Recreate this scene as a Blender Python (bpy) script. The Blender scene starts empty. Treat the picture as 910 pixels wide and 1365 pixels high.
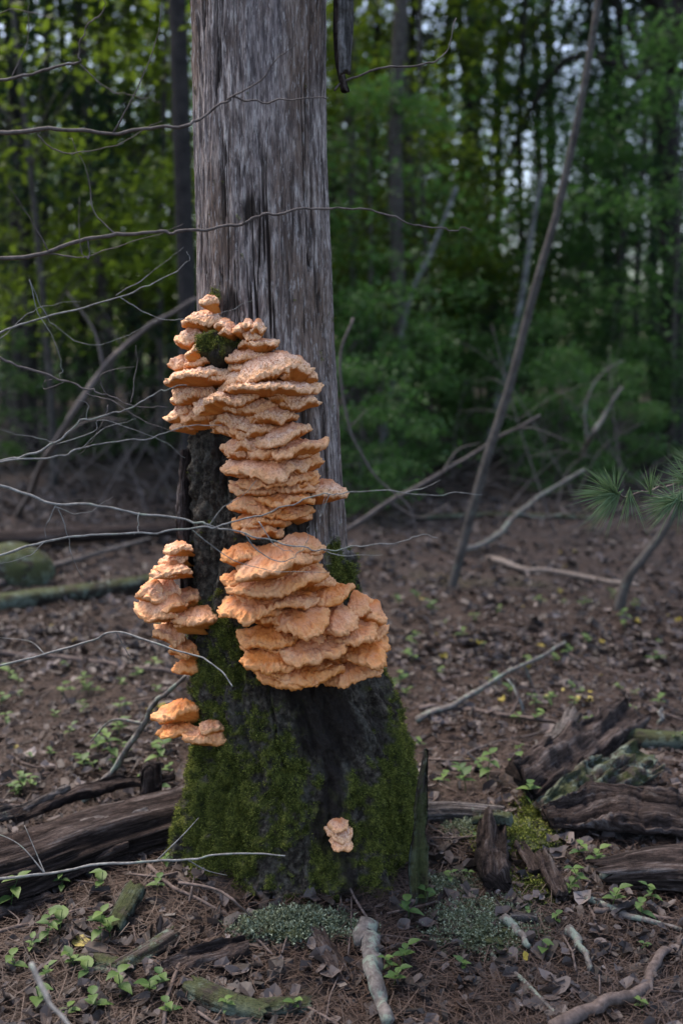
import bpy, math, random
import numpy as np
from mathutils import Vector
random.seed(7)
RNG = np.random.default_rng(7)
sc = bpy.context.scene
COL = sc.collection

# ------------------------------------------------------------------ camera
CAM_H, PITCH, LENS = 1.40, math.radians(8.6), 35.0
cam_d = bpy.data.cameras.new('camera'); cam = bpy.data.objects.new('camera', cam_d); COL.objects.link(cam)
cam.location = (0, 0, CAM_H); cam.rotation_euler = (math.pi/2 - PITCH, 0, 0)
cam_d.sensor_fit = 'VERTICAL'; cam_d.sensor_height = 36.0; cam_d.lens = LENS
cam_d.clip_start = 0.05; cam_d.clip_end = 600
cam_d.dof.use_dof = True; cam_d.dof.focus_distance = 2.42; cam_d.dof.aperture_fstop = 1.9
sc.camera = cam

# ------------------------------------------------------------------ light
SUN_EL, SUN_AZ = math.radians(63), math.radians(-48)      # azimuth the light comes from, clockwise from +Y
world = bpy.data.worlds.new('World'); sc.world = world; world.use_nodes = True
wn = world.node_tree.nodes; wl = world.node_tree.links
sky = wn.new('ShaderNodeTexSky'); sky.sky_type = 'NISHITA'; sky.sun_disc = False
sky.sun_elevation = SUN_EL; sky.sun_rotation = SUN_AZ; sky.air_density = 1.0; sky.dust_density = 2.5; sky.ozone_density = 1.0
bg = wn['Background']; bg.inputs['Strength'].default_value = 0.15
wl.new(sky.outputs['Color'], bg.inputs['Color'])
sd = bpy.data.lights.new('sun', 'SUN'); so = bpy.data.objects.new('sun', sd); COL.objects.link(so)
sd.energy = 1.5; sd.angle = math.radians(24); sd.color = (1.0, 0.95, 0.88)
dv = Vector((math.sin(SUN_AZ)*math.cos(SUN_EL), math.cos(SUN_AZ)*math.cos(SUN_EL), math.sin(SUN_EL)))
so.location = dv*40; so.rotation_euler = (-dv).to_track_quat('-Z', 'Y').to_euler()
sc.view_settings.view_transform = 'Standard'; sc.view_settings.look = 'None'
sc.view_settings.gamma = 1.0; sc.view_settings.use_curve_mapping = False
sc.view_settings.exposure = 1.55
sc.view_settings.use_white_balance = True; sc.view_settings.white_balance_temperature = 6900; sc.view_settings.white_balance_tint = 14
cy = sc.cycles
cy.use_denoising = True; cy.denoiser = 'OPENIMAGEDENOISE'
cy.max_bounces = 6; cy.diffuse_bounces = 4; cy.glossy_bounces = 2; cy.transmission_bounces = 4; cy.transparent_max_bounces = 4
cy.caustics_reflective = False; cy.caustics_refractive = False

# ------------------------------------------------------------------ pixel <-> place
F = 1365*LENS/36.0
CP, SP = math.cos(PITCH), math.sin(PITCH)
def ray(px, py):
    a = (px-455)/F; b = (682.5-py)/F
    return np.array([a, CP + b*SP, -SP + b*CP])
def atY(px, py, Y):
    d = ray(px, py); return np.array([0, 0, CAM_H]) + d*(Y/d[1])
def proj(P):
    P = np.asarray(P, float); v = P - np.array([0, 0, CAM_H])
    f = v[..., 1]*CP - v[..., 2]*SP; u = v[..., 1]*SP + v[..., 2]*CP
    return 455 + F*v[..., 0]/f, 682.5 - F*u/f

# ------------------------------------------------------------------ noise
def _hash(i, j, k, s):
    h = (i*374761393 + j*668265263 + k*2147483647 + s*1274126177) & 0xffffffff
    h = ((h ^ (h >> 13))*1274126177) & 0xffffffff
    h = ((h ^ (h >> 16))*2246822519) & 0xffffffff
    return ((h ^ (h >> 15)) & 0xffffff)/float(0xffffff)*2-1
def vnoise(x, y, z=0.0, s=0):
    x, y, z = np.broadcast_arrays(np.asarray(x, float), np.asarray(y, float), np.asarray(z, float))
    i = np.floor(x).astype(np.int64); j = np.floor(y).astype(np.int64); k = np.floor(z).astype(np.int64)
    fx, fy, fz = x-i, y-j, z-k
    w = lambda t: t*t*t*(t*(t*6-15)+10)
    u, v, t = w(fx), w(fy), w(fz)
    L = lambda a, b, q: a+(b-a)*q
    r = []
    for dz in (0, 1):
        a = L(_hash(i, j, k+dz, s), _hash(i+1, j, k+dz, s), u)
        b = L(_hash(i, j+1, k+dz, s), _hash(i+1, j+1, k+dz, s), u)
        r.append(L(a, b, v))
    return L(r[0], r[1], t)
def fbm(x, y, z=0.0, o=4, s=0, g=0.5):
    t = 0; a = 1.0; n = 0; x, y, z = np.asarray(x, float), np.asarray(y, float), np.asarray(z, float)
    for q in range(o):
        t = t + a*vnoise(x, y, z, s+q*17); n += a; a *= g; x = x*2.03+1.7; y = y*2.03+5.1; z = z*2.03+9.2
    return t/n
def sstep(a, b, x):
    t = np.clip((x-a)/(b-a), 0, 1); return t*t*(3-2*t)

# ------------------------------------------------------------------ the lie of the land
TY = 2.74                                       # distance of the snag's axis
def gz(x, y):
    x = np.asarray(x, float); y = np.asarray(y, float)
    far = sstep(7, 25, y)
    h = 0.045*fbm(x*1.1, y*1.1, 0, 3, 3) + 0.018*fbm(x*6, y*6, 0, 3, 5)
    h = h + far*0.25*fbm(x*0.12, y*0.12, 0, 2, 9) + 0.004*np.maximum(y-12, 0)
    d2 = (x+0.11)**2 + (y-TY)**2
    return h + 0.05*np.exp(-d2/0.35)
def gnd(px, py, up=0.0):
    d = ray(px, py); t = 2.0
    zz = 0.0
    for _ in range(12):
        t = (zz+up-CAM_H)/min(d[2], -0.012); p = d*t
        zz = float(gz(p[0], p[1]))
    return np.array([p[0], p[1], zz+up])

# ------------------------------------------------------------------ mesh helpers
def tag(o, label=None, cat=None, group=None, kind=None):
    if label: o['label'] = label
    if cat: o['category'] = cat
    if group: o['group'] = group
    if kind: o['kind'] = kind
    return o
def empty(name, loc=(0, 0, 0), label=None, cat=None, group=None, rz=0.0, scale=1.0):
    o = bpy.data.objects.new(name, None); COL.objects.link(o)
    o.location = tuple(float(c) for c in loc); o.rotation_euler = (0, 0, rz); o.scale = (scale,)*3
    o.empty_display_size = 0.1
    return tag(o, label, cat, group)
def mesh(name, V, Fc, mat, parent=None, attrs=None, smooth=True, origin=None):
    """V (n,3) in world metres; Fc = (m,k) array or list of arrays of triangles/quads."""
    V = np.asarray(V, np.float32).reshape(-1, 3)
    if origin is None and parent is not None:
        origin = parent.location if parent.parent is None else np.array(parent.location)+np.array(parent.parent.location)
    off = np.array(origin if origin is not None else (0, 0, 0), np.float32)
    V = V - off
    if not isinstance(Fc, list): Fc = [Fc]
    Fc = [np.asarray(f, np.int32) for f in Fc if len(f)]
    me = bpy.data.meshes.new(name)
    me.vertices.add(len(V)); me.vertices.foreach_set('co', V.ravel())
    nl = sum(f.size for f in Fc); nf = sum(len(f) for f in Fc)
    me.loops.add(nl); me.polygons.add(nf)
    me.loops.foreach_set('vertex_index', np.concatenate([f.ravel() for f in Fc]))
    tot = np.concatenate([np.full(len(f), f.shape[1], np.int32) for f in Fc])
    me.polygons.foreach_set('loop_start', np.concatenate([[0], np.cumsum(tot)[:-1]]).astype(np.int32))
    me.polygons.foreach_set('use_smooth', np.full(nf, smooth))
    for k, a in (attrs or {}).items():
        at = me.attributes.new(k, 'FLOAT', 'POINT'); at.data.foreach_set('value', np.asarray(a, np.float32).ravel())
    me.materials.append(mat)
    me.update(calc_edges=True)
    o = bpy.data.objects.new(name, me); COL.objects.link(o)
    if parent is not None: o.parent = parent
    elif origin is not None: o.location = tuple(float(c) for c in off)
    return o
def copy_tree(o, parent=None):
    c = o.copy(); COL.objects.link(c)
    if parent is not None: c.parent = parent
    for ch in list(o.children): copy_tree(ch, c)
    return c
def smooth_path(P, n=6):
    P = np.asarray(P, float)
    if len(P) < 3: 
        t = np.linspace(0, 1, n+1)[:, None]; return P[0]*(1-t)+P[-1]*t
    Q = np.vstack([2*P[0]-P[1], P, 2*P[-1]-P[-2]]); out = []
    for i in range(1, len(Q)-2):
        t = np.linspace(0, 1, n, endpoint=False)[:, None]
        a, b, c, d = Q[i-1], Q[i], Q[i+1], Q[i+2]
        out.append(0.5*((2*b)+(-a+c)*t+(2*a-5*b+4*c-d)*t*t+(-a+3*b-3*c+d)*t**3))
    out.append(P[-1:]); return np.vstack(out)
def tube(P, R, sides=6, rough=0.0, seed=0, cap=True):
    P = np.asarray(P, float); n = len(P); R = np.broadcast_to(np.asarray(R, float), (n,))
    T = np.gradient(P, axis=0); T /= np.linalg.norm(T, axis=1)[:, None]+1e-9
    ref = np.array([0.31, 0.17, 0.93]) if abs(T[0][2]) < 0.9 else np.array([0.93, 0.31, 0.17])
    A = np.cross(T, ref); A /= np.linalg.norm(A, axis=1)[:, None]+1e-9
    B = np.cross(T, A)
    th = np.linspace(0, 2*math.pi, sides, endpoint=False)
    rr = R[:, None]*np.ones((1, sides))
    if rough: 
        ii, jj = np.meshgrid(np.arange(n), np.arange(sides), indexing='ij')
        rr = rr*(1+rough*vnoise(ii*0.7+seed*3.1, np.cos(jj/sides*6.283)*1.5+seed, np.sin(jj/sides*6.283)*1.5, 11))
    V = P[:, None, :] + rr[..., None]*(np.cos(th)[None, :, None]*A[:, None, :] + np.sin(th)[None, :, None]*B[:, None, :])
    V = V.reshape(-1, 3)
    i, j = np.meshgrid(np.arange(n-1), np.arange(sides), indexing='ij'); j2 = (j+1) % sides
    Fq = np.stack([i*sides+j, i*sides+j2, (i+1)*sides+j2, (i+1)*sides+j], -1).reshape(-1, 4)
    Ft = np.zeros((0, 3), int)
    if cap:
        V = np.vstack([V, P[0]-T[0]*R[0]*0.3, P[-1]+T[-1]*R[-1]*0.3]); a = n*sides; k = np.arange(sides); k2 = (k+1) % sides
        Ft = np.vstack([np.stack([np.full(sides, a), k2, k], -1), np.stack([np.full(sides, a+1), (n-1)*sides+k, (n-1)*sides+k2], -1)])
    return V, Fq, Ft
def join(parts):
    Vs, Q, T, o = [], [], [], 0
    for V, q, t in parts:
        Vs.append(V); Q.append(np.asarray(q, int).reshape(-1, 4)+o); T.append(np.asarray(t, int).reshape(-1, 3)+o); o += len(V)
    return np.vstack(Vs), [np.vstack(Q), np.vstack(T)]

# ------------------------------------------------------------------ materials
class NT:
    def __init__(s, name):
        s.m = bpy.data.materials.new(name); s.m.use_nodes = True; s.t = s.m.node_tree; s.n = s.t.nodes; s.n.clear()
        s.out = s.n.new('ShaderNodeOutputMaterial')
    def put(s, sock, v):
        if isinstance(v, bpy.types.NodeSocket): s.t.links.new(v, sock)
        elif v is not None:
            if hasattr(sock.default_value, '__len__') and not hasattr(v, '__len__'): v = (v,)*len(sock.default_value)
            if hasattr(v, '__len__') and hasattr(sock.default_value, '__len__') and len(sock.default_value) == 4 and len(v) == 3: v = (*v, 1)
            sock.default_value = v
    def obj(s, sx=1, sy=1, sz=1):
        c = s.n.new('ShaderNodeTexCoord'); m = s.n.new('ShaderNodeMapping'); s.t.links.new(c.outputs['Object'], m.inputs['Vector'])
        m.inputs['Scale'].default_value = (sx, sy, sz); return m.outputs[0]
    def geo(s, sx=1, sy=1, sz=1):
        c = s.n.new('ShaderNodeNewGeometry'); m = s.n.new('ShaderNodeMapping'); s.t.links.new(c.outputs['Position'], m.inputs['Vector'])
        m.inputs['Scale'].default_value = (sx, sy, sz); return m.outputs[0]
    def noise(s, vec, scale, detail=5, rough=0.55, dist=0.0):
        n = s.n.new('ShaderNodeTexNoise'); s.put(n.inputs['Vector'], vec); n.inputs['Scale'].default_value = scale
        n.inputs['Detail'].default_value = detail; n.inputs['Roughness'].default_value = rough; n.inputs['Distortion'].default_value = dist
        return n.outputs['Fac']
    def voro(s, vec, scale, feat='F1'):
        n = s.n.new('ShaderNodeTexVoronoi'); n.feature = feat; s.put(n.inputs['Vector'], vec); n.inputs['Scale'].default_value = scale
        return n.outputs['Distance']
    def ramp(s, fac, stops):
        r = s.n.new('ShaderNodeValToRGB'); s.put(r.inputs[0], fac); e = r.color_ramp.elements
        while len(e) < len(stops): e.new(0.5)
        for el, (p, c) in zip(e, stops):
            el.position = p; c = (c,)*3 if not hasattr(c, '__len__') else c; el.color = (*c, 1)
        return r.outputs[0]
    def mix(s, f, a, b, mode='MIX'):
        n = s.n.new('ShaderNodeMix'); n.data_type = 'RGBA'; n.blend_type = mode
        s.put(n.inputs[0], f); s.put(n.inputs[6], a); s.put(n.inputs[7], b); return n.outputs[2]
    def math(s, op, a, b=0.0, c=None):
        n = s.n.new('ShaderNodeMath'); n.operation = op; s.put(n.inputs[0], a); s.put(n.inputs[1], b)
        if c is not None: s.put(n.inputs[2], c)
        return n.outputs[0]
    def attr(s, name):
        a = s.n.new('ShaderNodeAttribute'); a.attribute_name = name; return a.outputs['Fac']
    def objrand(s):
        return s.n.new('ShaderNodeObjectInfo').outputs['Random']
    def bump(s, h, strength=0.5, dist=0.01):
        b = s.n.new('ShaderNodeBump'); b.inputs['Strength'].default_value = strength; b.inputs['Distance'].default_value = dist
        s.put(b.inputs['Height'], h); return b.outputs[0]
    def pbr(s, col, rough=0.85, normal=None, spec=0.3, transl=0.0, tcol=None):
        p = s.n.new('ShaderNodeBsdfPrincipled'); s.put(p.inputs['Base Color'], col); s.put(p.inputs['Roughness'], rough)
        p.inputs['Specular IOR Level'].default_value = spec
        if normal is not None: s.put(p.inputs['Normal'], normal)
        o = p.outputs[0]
        if transl:
            t = s.n.new('ShaderNodeBsdfTranslucent'); s.put(t.inputs[0], tcol if tcol is not None else col)
            x = s.n.new('ShaderNodeMixShader'); x.inputs[0].default_value = transl
            s.t.links.new(o, x.inputs[1]); s.t.links.new(t.outputs[0], x.inputs[2]); o = x.outputs[0]
        s.t.links.new(o, s.out.inputs[0]); return s.m

def m_trunk():
    b = NT('snag_wood_and_bark'); bark = b.attr('bark'); moss = b.attr('moss'); dark = b.attr('stain'); crack = b.attr('crack')
    v = b.obj(1, 1, 0.13); v2 = b.obj(1, 1, 0.25); v3 = b.obj()
    g1 = b.noise(v, 75, 6, 0.65); g2 = b.noise(v2, 9, 4, 0.6, 0.4); g3 = b.noise(v, 230, 3, 0.6); sp = b.noise(b.obj(1, 1, 0.22), 110, 4, 0.7)
    wood = b.ramp(g1, [(0.34, (0.030, 0.023, 0.021)), (0.45, (0.130, 0.102, 0.090)), (0.55, (0.30, 0.25, 0.225)), (0.66, (0.56, 0.50, 0.45))])
    wood = b.mix(b.ramp(b.noise(b.obj(1, 1, 0.12), 7, 3, 0.5), [(0.46, 0.0), (0.64, 0.45)]), wood, b.mix(g1, (0.10, 0.085, 0.088), (0.26, 0.23, 0.235)))
    wood = b.mix(b.ramp(g2, [(0.45, 0.0), (0.60, 0.8)]), wood, b.mix(g1, (0.060, 0.036, 0.025), (0.27, 0.185, 0.135)))
    wood = b.mix(b.ramp(g3, [(0.36, 0.75), (0.49, 0.0)]), wood, (0.06, 0.05, 0.047))
    wood = b.mix(b.ramp(sp, [(0.56, 0.0), (0.64, 0.65)]), wood, (0.43, 0.395, 0.37))
    wood = b.mix(b.ramp(b.noise(b.obj(1, 1, 0.45), 14, 6, 0.75), [(0.60, 0.0), (0.72, 0.75)]), wood, (0.045, 0.036, 0.033))
    wood = b.mix(crack, wood, (0.04, 0.03, 0.026))
    f1 = b.noise(v3, 60, 6, 0.7); f2 = b.noise(b.obj(1, 1, 0.5), 22, 5, 0.65)
    bk = b.ramp(f1, [(0.32, (0.012, 0.009, 0.007)), (0.47, (0.042, 0.033, 0.025)), (0.66, (0.165, 0.142, 0.11))])
    bk = b.mix(b.ramp(f2, [(0.50, 0.0), (0.66, 0.5)]), bk, (0.14, 0.14, 0.115))
    bk = b.mix(b.ramp(b.noise(v3, 120, 3, 0.6), [(0.68, 0.0), (0.76, 0.6)]), bk, (0.20, 0.24, 0.20))
    c = b.mix(bark, wood, bk)
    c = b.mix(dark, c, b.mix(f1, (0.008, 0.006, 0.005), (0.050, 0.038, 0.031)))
    ms = b.ramp(b.noise(v3, 45, 5, 0.7), [(0.30, (0.012, 0.017, 0.005)), (0.5, (0.075, 0.090, 0.018)), (0.66, (0.25, 0.26, 0.052))])
    c = b.mix(moss, c, ms)
    h = b.math('ADD', b.math('MULTIPLY', g1, 0.8), b.math('MULTIPLY', b.math('ADD', f1, b.noise(v3, 170, 4, 0.7)), bark))
    return b.pbr(c, 0.9, b.bump(h, 1.0, 0.014), 0.2)
def m_moss(name, lo, mid, hi):
    b = NT(name); r = b.attr('rnd'); n = b.noise(b.geo(), 25, 3)
    c = b.ramp(b.math('ADD', b.math('MULTIPLY', r, 0.6), b.math('MULTIPLY', n, 0.4)), [(0.2, lo), (0.5, mid), (0.85, hi)])
    return b.pbr(c, 0.85, None, 0.2, 0.2)
def m_fungus():
    b = NT('orange_bracket_fungus'); v = b.attr('rim'); pale = b.attr('pale'); under = b.attr('under'); p = b.geo()
    n1 = b.noise(p, 55, 5, 0.6); n2 = b.noise(p, 190, 4, 0.7); n3 = b.noise(p, 18, 4, 0.6)
    orange = b.mix(n1, (0.62, 0.165, 0.026), (0.82, 0.30, 0.07))
    light = b.mix(n2, (0.70, 0.41, 0.24), (0.88, 0.69, 0.55))
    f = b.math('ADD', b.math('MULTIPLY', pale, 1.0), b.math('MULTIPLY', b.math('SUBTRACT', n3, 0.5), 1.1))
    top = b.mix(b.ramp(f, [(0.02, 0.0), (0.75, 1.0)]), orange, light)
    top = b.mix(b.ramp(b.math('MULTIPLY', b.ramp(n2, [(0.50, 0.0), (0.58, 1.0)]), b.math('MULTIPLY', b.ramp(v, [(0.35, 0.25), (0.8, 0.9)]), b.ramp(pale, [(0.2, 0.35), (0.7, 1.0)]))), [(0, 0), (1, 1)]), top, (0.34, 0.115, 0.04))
    top = b.mix(b.ramp(v, [(0.84, 0.0), (0.97, 0.5)]), top, (0.82, 0.43, 0.18))  # pale margin, also standing in for highlights along the lips
    top = b.mix(b.ramp(v, [(0.35, 0.75), (0.90, 0.0)]), top, (0.50, 0.150, 0.030))  # natural zonation, deepened as painted crevice shade so the lips stand out
    und = b.mix(n1, (0.50, 0.16, 0.03), (0.62, 0.26, 0.06))  # underside orange deepened, with occlusion shade put into the colour
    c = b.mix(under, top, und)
    wv = b.math('SUBTRACT', 1.0, b.voro(b.mix(0.02, p, b.noise(p, 60, 3)), 165, 'SMOOTH_F1'))
    h = b.math('ADD', b.math('ADD', b.math('MULTIPLY', n2, 0.5), n1), b.math('MULTIPLY', wv, b.ramp(v, [(0.3, 0.12), (0.9, 0.5)])))
    return b.pbr(c, 0.8, b.bump(h, 0.6, 0.005), 0.25)
def m_leaf(name, lo, hi, tr=0.45, tcol=None, nrand=0.5):
    b = NT(name); r = b.attr('rnd'); o = b.objrand()
    f = b.math('ADD', b.math('MULTIPLY', r, 1-nrand), b.math('MULTIPLY', o, nrand))
    c = b.mix(f, lo, hi)
    return b.pbr(c, 0.55, None, 0.35, tr, b.mix(0.5, c, tcol) if tcol else None)
def m_twig(name, lo, hi, lichen=0.0, lcol=(0.22, 0.265, 0.21), scale=60):
    b = NT(name); p = b.obj(); n = b.noise(p, scale, 4, 0.65)
    c = b.ramp(n, [(0.3, lo), (0.7, hi)])
    if lichen: c = b.mix(b.ramp(b.noise(p, 23, 6, 0.75), [(0.62-lichen*0.2, 0.0), (0.68-lichen*0.2, 0.9)]), c, b.mix(n, tuple(k*0.45 for k in lcol), lcol))
    return b.pbr(c, 0.85, b.bump(n, 0.5, 0.004), 0.25)
def m_rot(name, lo, hi, pale, lichen=0.0, moss=0.0):
    b = NT(name); g = b.attr('grain'); p = b.obj(); up = b.attr('up')
    n = b.noise(p, 30, 5, 0.7)
    cv = b.n.new('ShaderNodeCombineXYZ'); b.put(cv.inputs[0], b.math('MULTIPLY', b.attr('ga'), 0.09)); b.put(cv.inputs[1], b.attr('gb')); b.put(cv.inputs[2], b.math('MULTIPLY', b.objrand(), 9.0))
    n2 = b.noise(cv.outputs[0], 150, 6, 0.7); n5 = b.noise(cv.outputs[0], 42, 4, 0.65, 0.5)
    c = b.ramp(b.math('ADD', b.math('MULTIPLY', g, 0.25), b.math('ADD', b.math('MULTIPLY', n2, 0.5), b.math('MULTIPLY', n5, 0.3))), [(0.38, tuple(k*0.5 for k in lo)), (0.48, lo), (0.56, hi), (0.72, pale)])
    c = b.mix(b.ramp(n, [(0.45, 0.0), (0.68, 0.6)]), c, tuple(k*0.5 for k in lo))
    if lichen: c = b.mix(b.ramp(b.noise(p, 13, 6, 0.75), [(0.64-lichen*0.2, 0.0), (0.72-lichen*0.2, 0.85)]), c, b.mix(n, (0.07, 0.095, 0.07), (0.27, 0.33, 0.27)))
    if moss: c = b.mix(b.math('MULTIPLY', up, b.ramp(b.noise(p, 9, 5, 0.7), [(0.60-moss*0.35, 0.0), (0.70-moss*0.35, 0.95)])), c, b.mix(b.noise(p, 160, 4, 0.7), (0.010, 0.015, 0.005), (0.10, 0.115, 0.042)))
    return b.pbr(c, 0.88, b.bump(b.math('ADD', b.math('ADD', n2, n5), b.math('MULTIPLY', b.noise(p, 70, 5, 0.7), 1.2)), 1.0, 0.012), 0.2)
def m_ground():
    b = NT('forest_floor'); p = b.geo()
    n = b.noise(p, 3.0, 6, 0.7); n2 = b.noise(p, 38, 5, 0.75); n3 = b.noise(p, 0.9, 4, 0.6)
    c = b.ramp(n2, [(0.32, (0.014, 0.011, 0.009)), (0.5, (0.044, 0.034, 0.030)), (0.68, (0.110, 0.088, 0.079))])
    c = b.mix(b.ramp(n, [(0.42, 0.0), (0.7, 0.7)]), c, b.mix(n2, (0.03, 0.02, 0.015), (0.10, 0.065, 0.048)))
    c = b.mix(b.ramp(n3, [(0.56, 0.0), (0.72, 0.45)]), c, (0.055, 0.06, 0.025))
    return b.pbr(c, 0.95, b.bump(n2, 0.8, 0.03), 0.15)

M_TRUNK = m_trunk()
M_MOSS = m_moss('green_moss', (0.022, 0.032, 0.007), (0.10, 0.122, 0.022), (0.28, 0.30, 0.066))
M_LICHEN = m_moss('grey_green_lichen', (0.05, 0.062, 0.034), (0.13, 0.155, 0.09), (0.32, 0.37, 0.27))
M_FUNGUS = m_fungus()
M_LEAF_Y = m_leaf('yellow_green_leaves', (0.050, 0.090, 0.012), (0.135, 0.190, 0.028), 0.5, (0.26, 0.38, 0.03))  # leaf colour that also carries the brighter, sunlit level of the woods
M_LEAF_G = m_leaf('mid_green_leaves', (0.034, 0.085, 0.024), (0.080, 0.15, 0.040), 0.48, (0.10, 0.27, 0.06))
M_LEAF_D = m_leaf('dark_blue_green_needles', (0.018, 0.050, 0.026), (0.045, 0.092, 0.046), 0.3)  # conifer colour that also paints in the dimmer light level of the woods
M_SEED = m_leaf('seedling_leaf', (0.035, 0.085, 0.024), (0.12, 0.19, 0.045), 0.35, None, 0.7)
M_NEEDLE = m_leaf('pine_needles_green', (0.055, 0.115, 0.055), (0.13, 0.20, 0.085), 0.3)
M_LITTER = m_leaf('dead_leaf_litter', (0.015, 0.011, 0.0095), (0.120, 0.096, 0.087), 0.15, None, 0.0)
M_DEADNEEDLE = m_leaf('dead_pine_needles', (0.026, 0.015, 0.011), (0.088, 0.056, 0.041), 0.1, None, 0.0)
M_YLEAF = m_leaf('fallen_yellow_leaf', (0.26, 0.21, 0.03), (0.40, 0.33, 0.10), 0.3, None, 0.8)
M_PLEAF = m_leaf('fallen_pale_leaf', (0.13, 0.10, 0.088), (0.26, 0.22, 0.20), 0.2, None, 0.8)
M_TWIG = m_twig('bare_twig_bark', (0.045, 0.036, 0.033), (0.14, 0.12, 0.11))
M_TWIGP = m_twig('pale_lichened_twig', (0.08, 0.075, 0.072), (0.24, 0.24, 0.225), 0.35)
M_STICK = m_twig('brown_stick_bark', (0.05, 0.036, 0.03), (0.15, 0.115, 0.10))
M_STICKL = m_twig('lichen_covered_stick', (0.05, 0.042, 0.037), (0.17, 0.15, 0.135), 0.55)
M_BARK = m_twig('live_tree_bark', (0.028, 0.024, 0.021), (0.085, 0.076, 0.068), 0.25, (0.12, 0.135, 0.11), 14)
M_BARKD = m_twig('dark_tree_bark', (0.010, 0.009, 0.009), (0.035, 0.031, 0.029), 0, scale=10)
M_BIRCH = m_twig('pale_birch_bark', (0.025, 0.025, 0.025), (0.23, 0.24, 0.23), 0, scale=11)
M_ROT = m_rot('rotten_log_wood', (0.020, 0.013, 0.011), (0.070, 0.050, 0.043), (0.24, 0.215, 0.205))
M_ROTL = m_rot('lichened_rotten_wood', (0.03, 0.022, 0.018), (0.085, 0.066, 0.056), (0.20, 0.18, 0.165), 0.75, 0.4)
M_ROTM = m_rot('mossy_rotten_wood', (0.02, 0.015, 0.012), (0.06, 0.048, 0.038), (0.14, 0.12, 0.10), 0.75, 0.62)
M_ROTG = m_rot('grey_weathered_wood', (0.05, 0.042, 0.038), (0.15, 0.13, 0.12), (0.34, 0.31, 0.29), 0.25)
M_BARKP = m_rot('pale_peeling_bark', (0.09, 0.085, 0.08), (0.22, 0.21, 0.20), (0.40, 0.39, 0.37))
M_DEBRIS = m_leaf('bark_crumbs', (0.012, 0.009, 0.007), (0.085, 0.065, 0.055), 0.0, None, 0.0)
M_STICKP = m_twig('pale_barkless_stick', (0.09, 0.07, 0.058), (0.26, 0.215, 0.18))
M_GROUND = m_ground()

# ------------------------------------------------------------------ ground
def axis(lo, d0, d1, hi, step, growth=1.13):
    mid = list(np.arange(d0, d1, step)); a = []; s = step; x = d0
    while x > lo: s *= growth; x -= s; a.append(x)
    b = []; s = step; x = mid[-1]
    while x < hi: s *= growth; x += s; b.append(x)
    return np.array(a[::-1]+mid+b)
gx = axis(-160, -2.4, 2.4, 160, 0.025); gy = axis(-60, 1.3, 6.5, 260, 0.025)
GX, GY = np.meshgrid(gx, gy, indexing='ij'); GZ = gz(GX, GY)
nx, ny = GX.shape; i, j = np.meshgrid(np.arange(nx-1), np.arange(ny-1), indexing='ij')
tag(mesh('ground', np.stack([GX, GY, GZ], -1).reshape(-1, 3), np.stack([i*ny+j, (i+1)*ny+j, (i+1)*ny+j+1, i*ny+j+1], -1).reshape(-1, 4), M_GROUND),
    'brown forest floor', None, None, 'structure')

# ------------------------------------------------------------------ the dead tree
rows = np.array([(-500, 236, 440), (0, 246, 443), (200, 250, 443), (400, 254, 450), (500, 256, 455), (600, 257, 460), (700, 256, 466), (780, 257, 473),
                 (850, 258, 482), (900, 258, 500), (950, 260, 525), (1000, 258, 541), (1050, 250, 549), (1100, 241, 551), (1150, 233, 551), (1200, 228, 552), (1320, 222, 560)], float)
zz_, cc_, rr_ = [], [], []
for y, l, r in rows:
    a, b_ = atY(l, y, TY-0.03), atY(r, y, TY-0.03); zz_.append(a[2]); cc_.append((a[0]+b_[0])/2); rr_.append((b_[0]-a[0])/2)
zz_, cc_, rr_ = [np.array(q)[::-1] for q in (zz_, cc_, rr_)]
def trunk_c(z): return np.interp(z, zz_, cc_)
def trunk_r(z): return np.interp(z, zz_, rr_)
zs = np.concatenate([np.arange(-0.15, 2.5, 0.0040), np.linspace(2.5, 5.6, 90)])
thf = np.linspace(-1.75, 1.75, 330); thb = np.linspace(1.75, 2*math.pi-1.75, 70)[1:-1]
th = np.concatenate([thf, thb]); nt, nz = len(th), len(zs)
ZZ, TT = np.meshgrid(zs, th, indexing='ij')
R0 = trunk_r(ZZ); CX = trunk_c(ZZ)
px, py = proj(np.stack([CX+R0*np.sin(TT), TY-R0*np.cos(TT), ZZ], -1))
ct, st_ = np.cos(TT), np.sin(TT)
U = st_*0.21; W_ = ct*0.21                      # ring coordinates so noise has no seam
wob = 22*fbm(U*9, W_*9, ZZ*4, 3, 31)
edge = np.interp(px, [200, 300, 330, 360, 400, 425, 445, 470, 520], [560, 566, 600, 650, 720, 765, 770, 735, 720])
front = np.cos(TT)
bark = sstep(-8, 10, py-edge-wob)
burl = np.exp(-(((px-292)/24)**2+((py-468)/34)**2)*1.1)*(front > 0)
bark = np.maximum(bark, sstep(0.35, 0.6, burl))
# wood relief
grain = fbm(U*95, W_*95, ZZ*5, 4, 41); ridg = 1-np.abs(fbm(U*40, W_*40, ZZ*1.6, 3, 43))*2
crack = sstep(0.86, 0.95, ridg)*sstep(0.0, 0.3, fbm(U*6, W_*6, ZZ*1.2, 2, 47)+0.15)
hw = 0.0055*grain + 0.012*fbm(U*12, W_*12, ZZ*2.0, 4, 45) - 0.010*crack + 0.0022*fbm(U*160, W_*160, ZZ*30, 2, 49)
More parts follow.
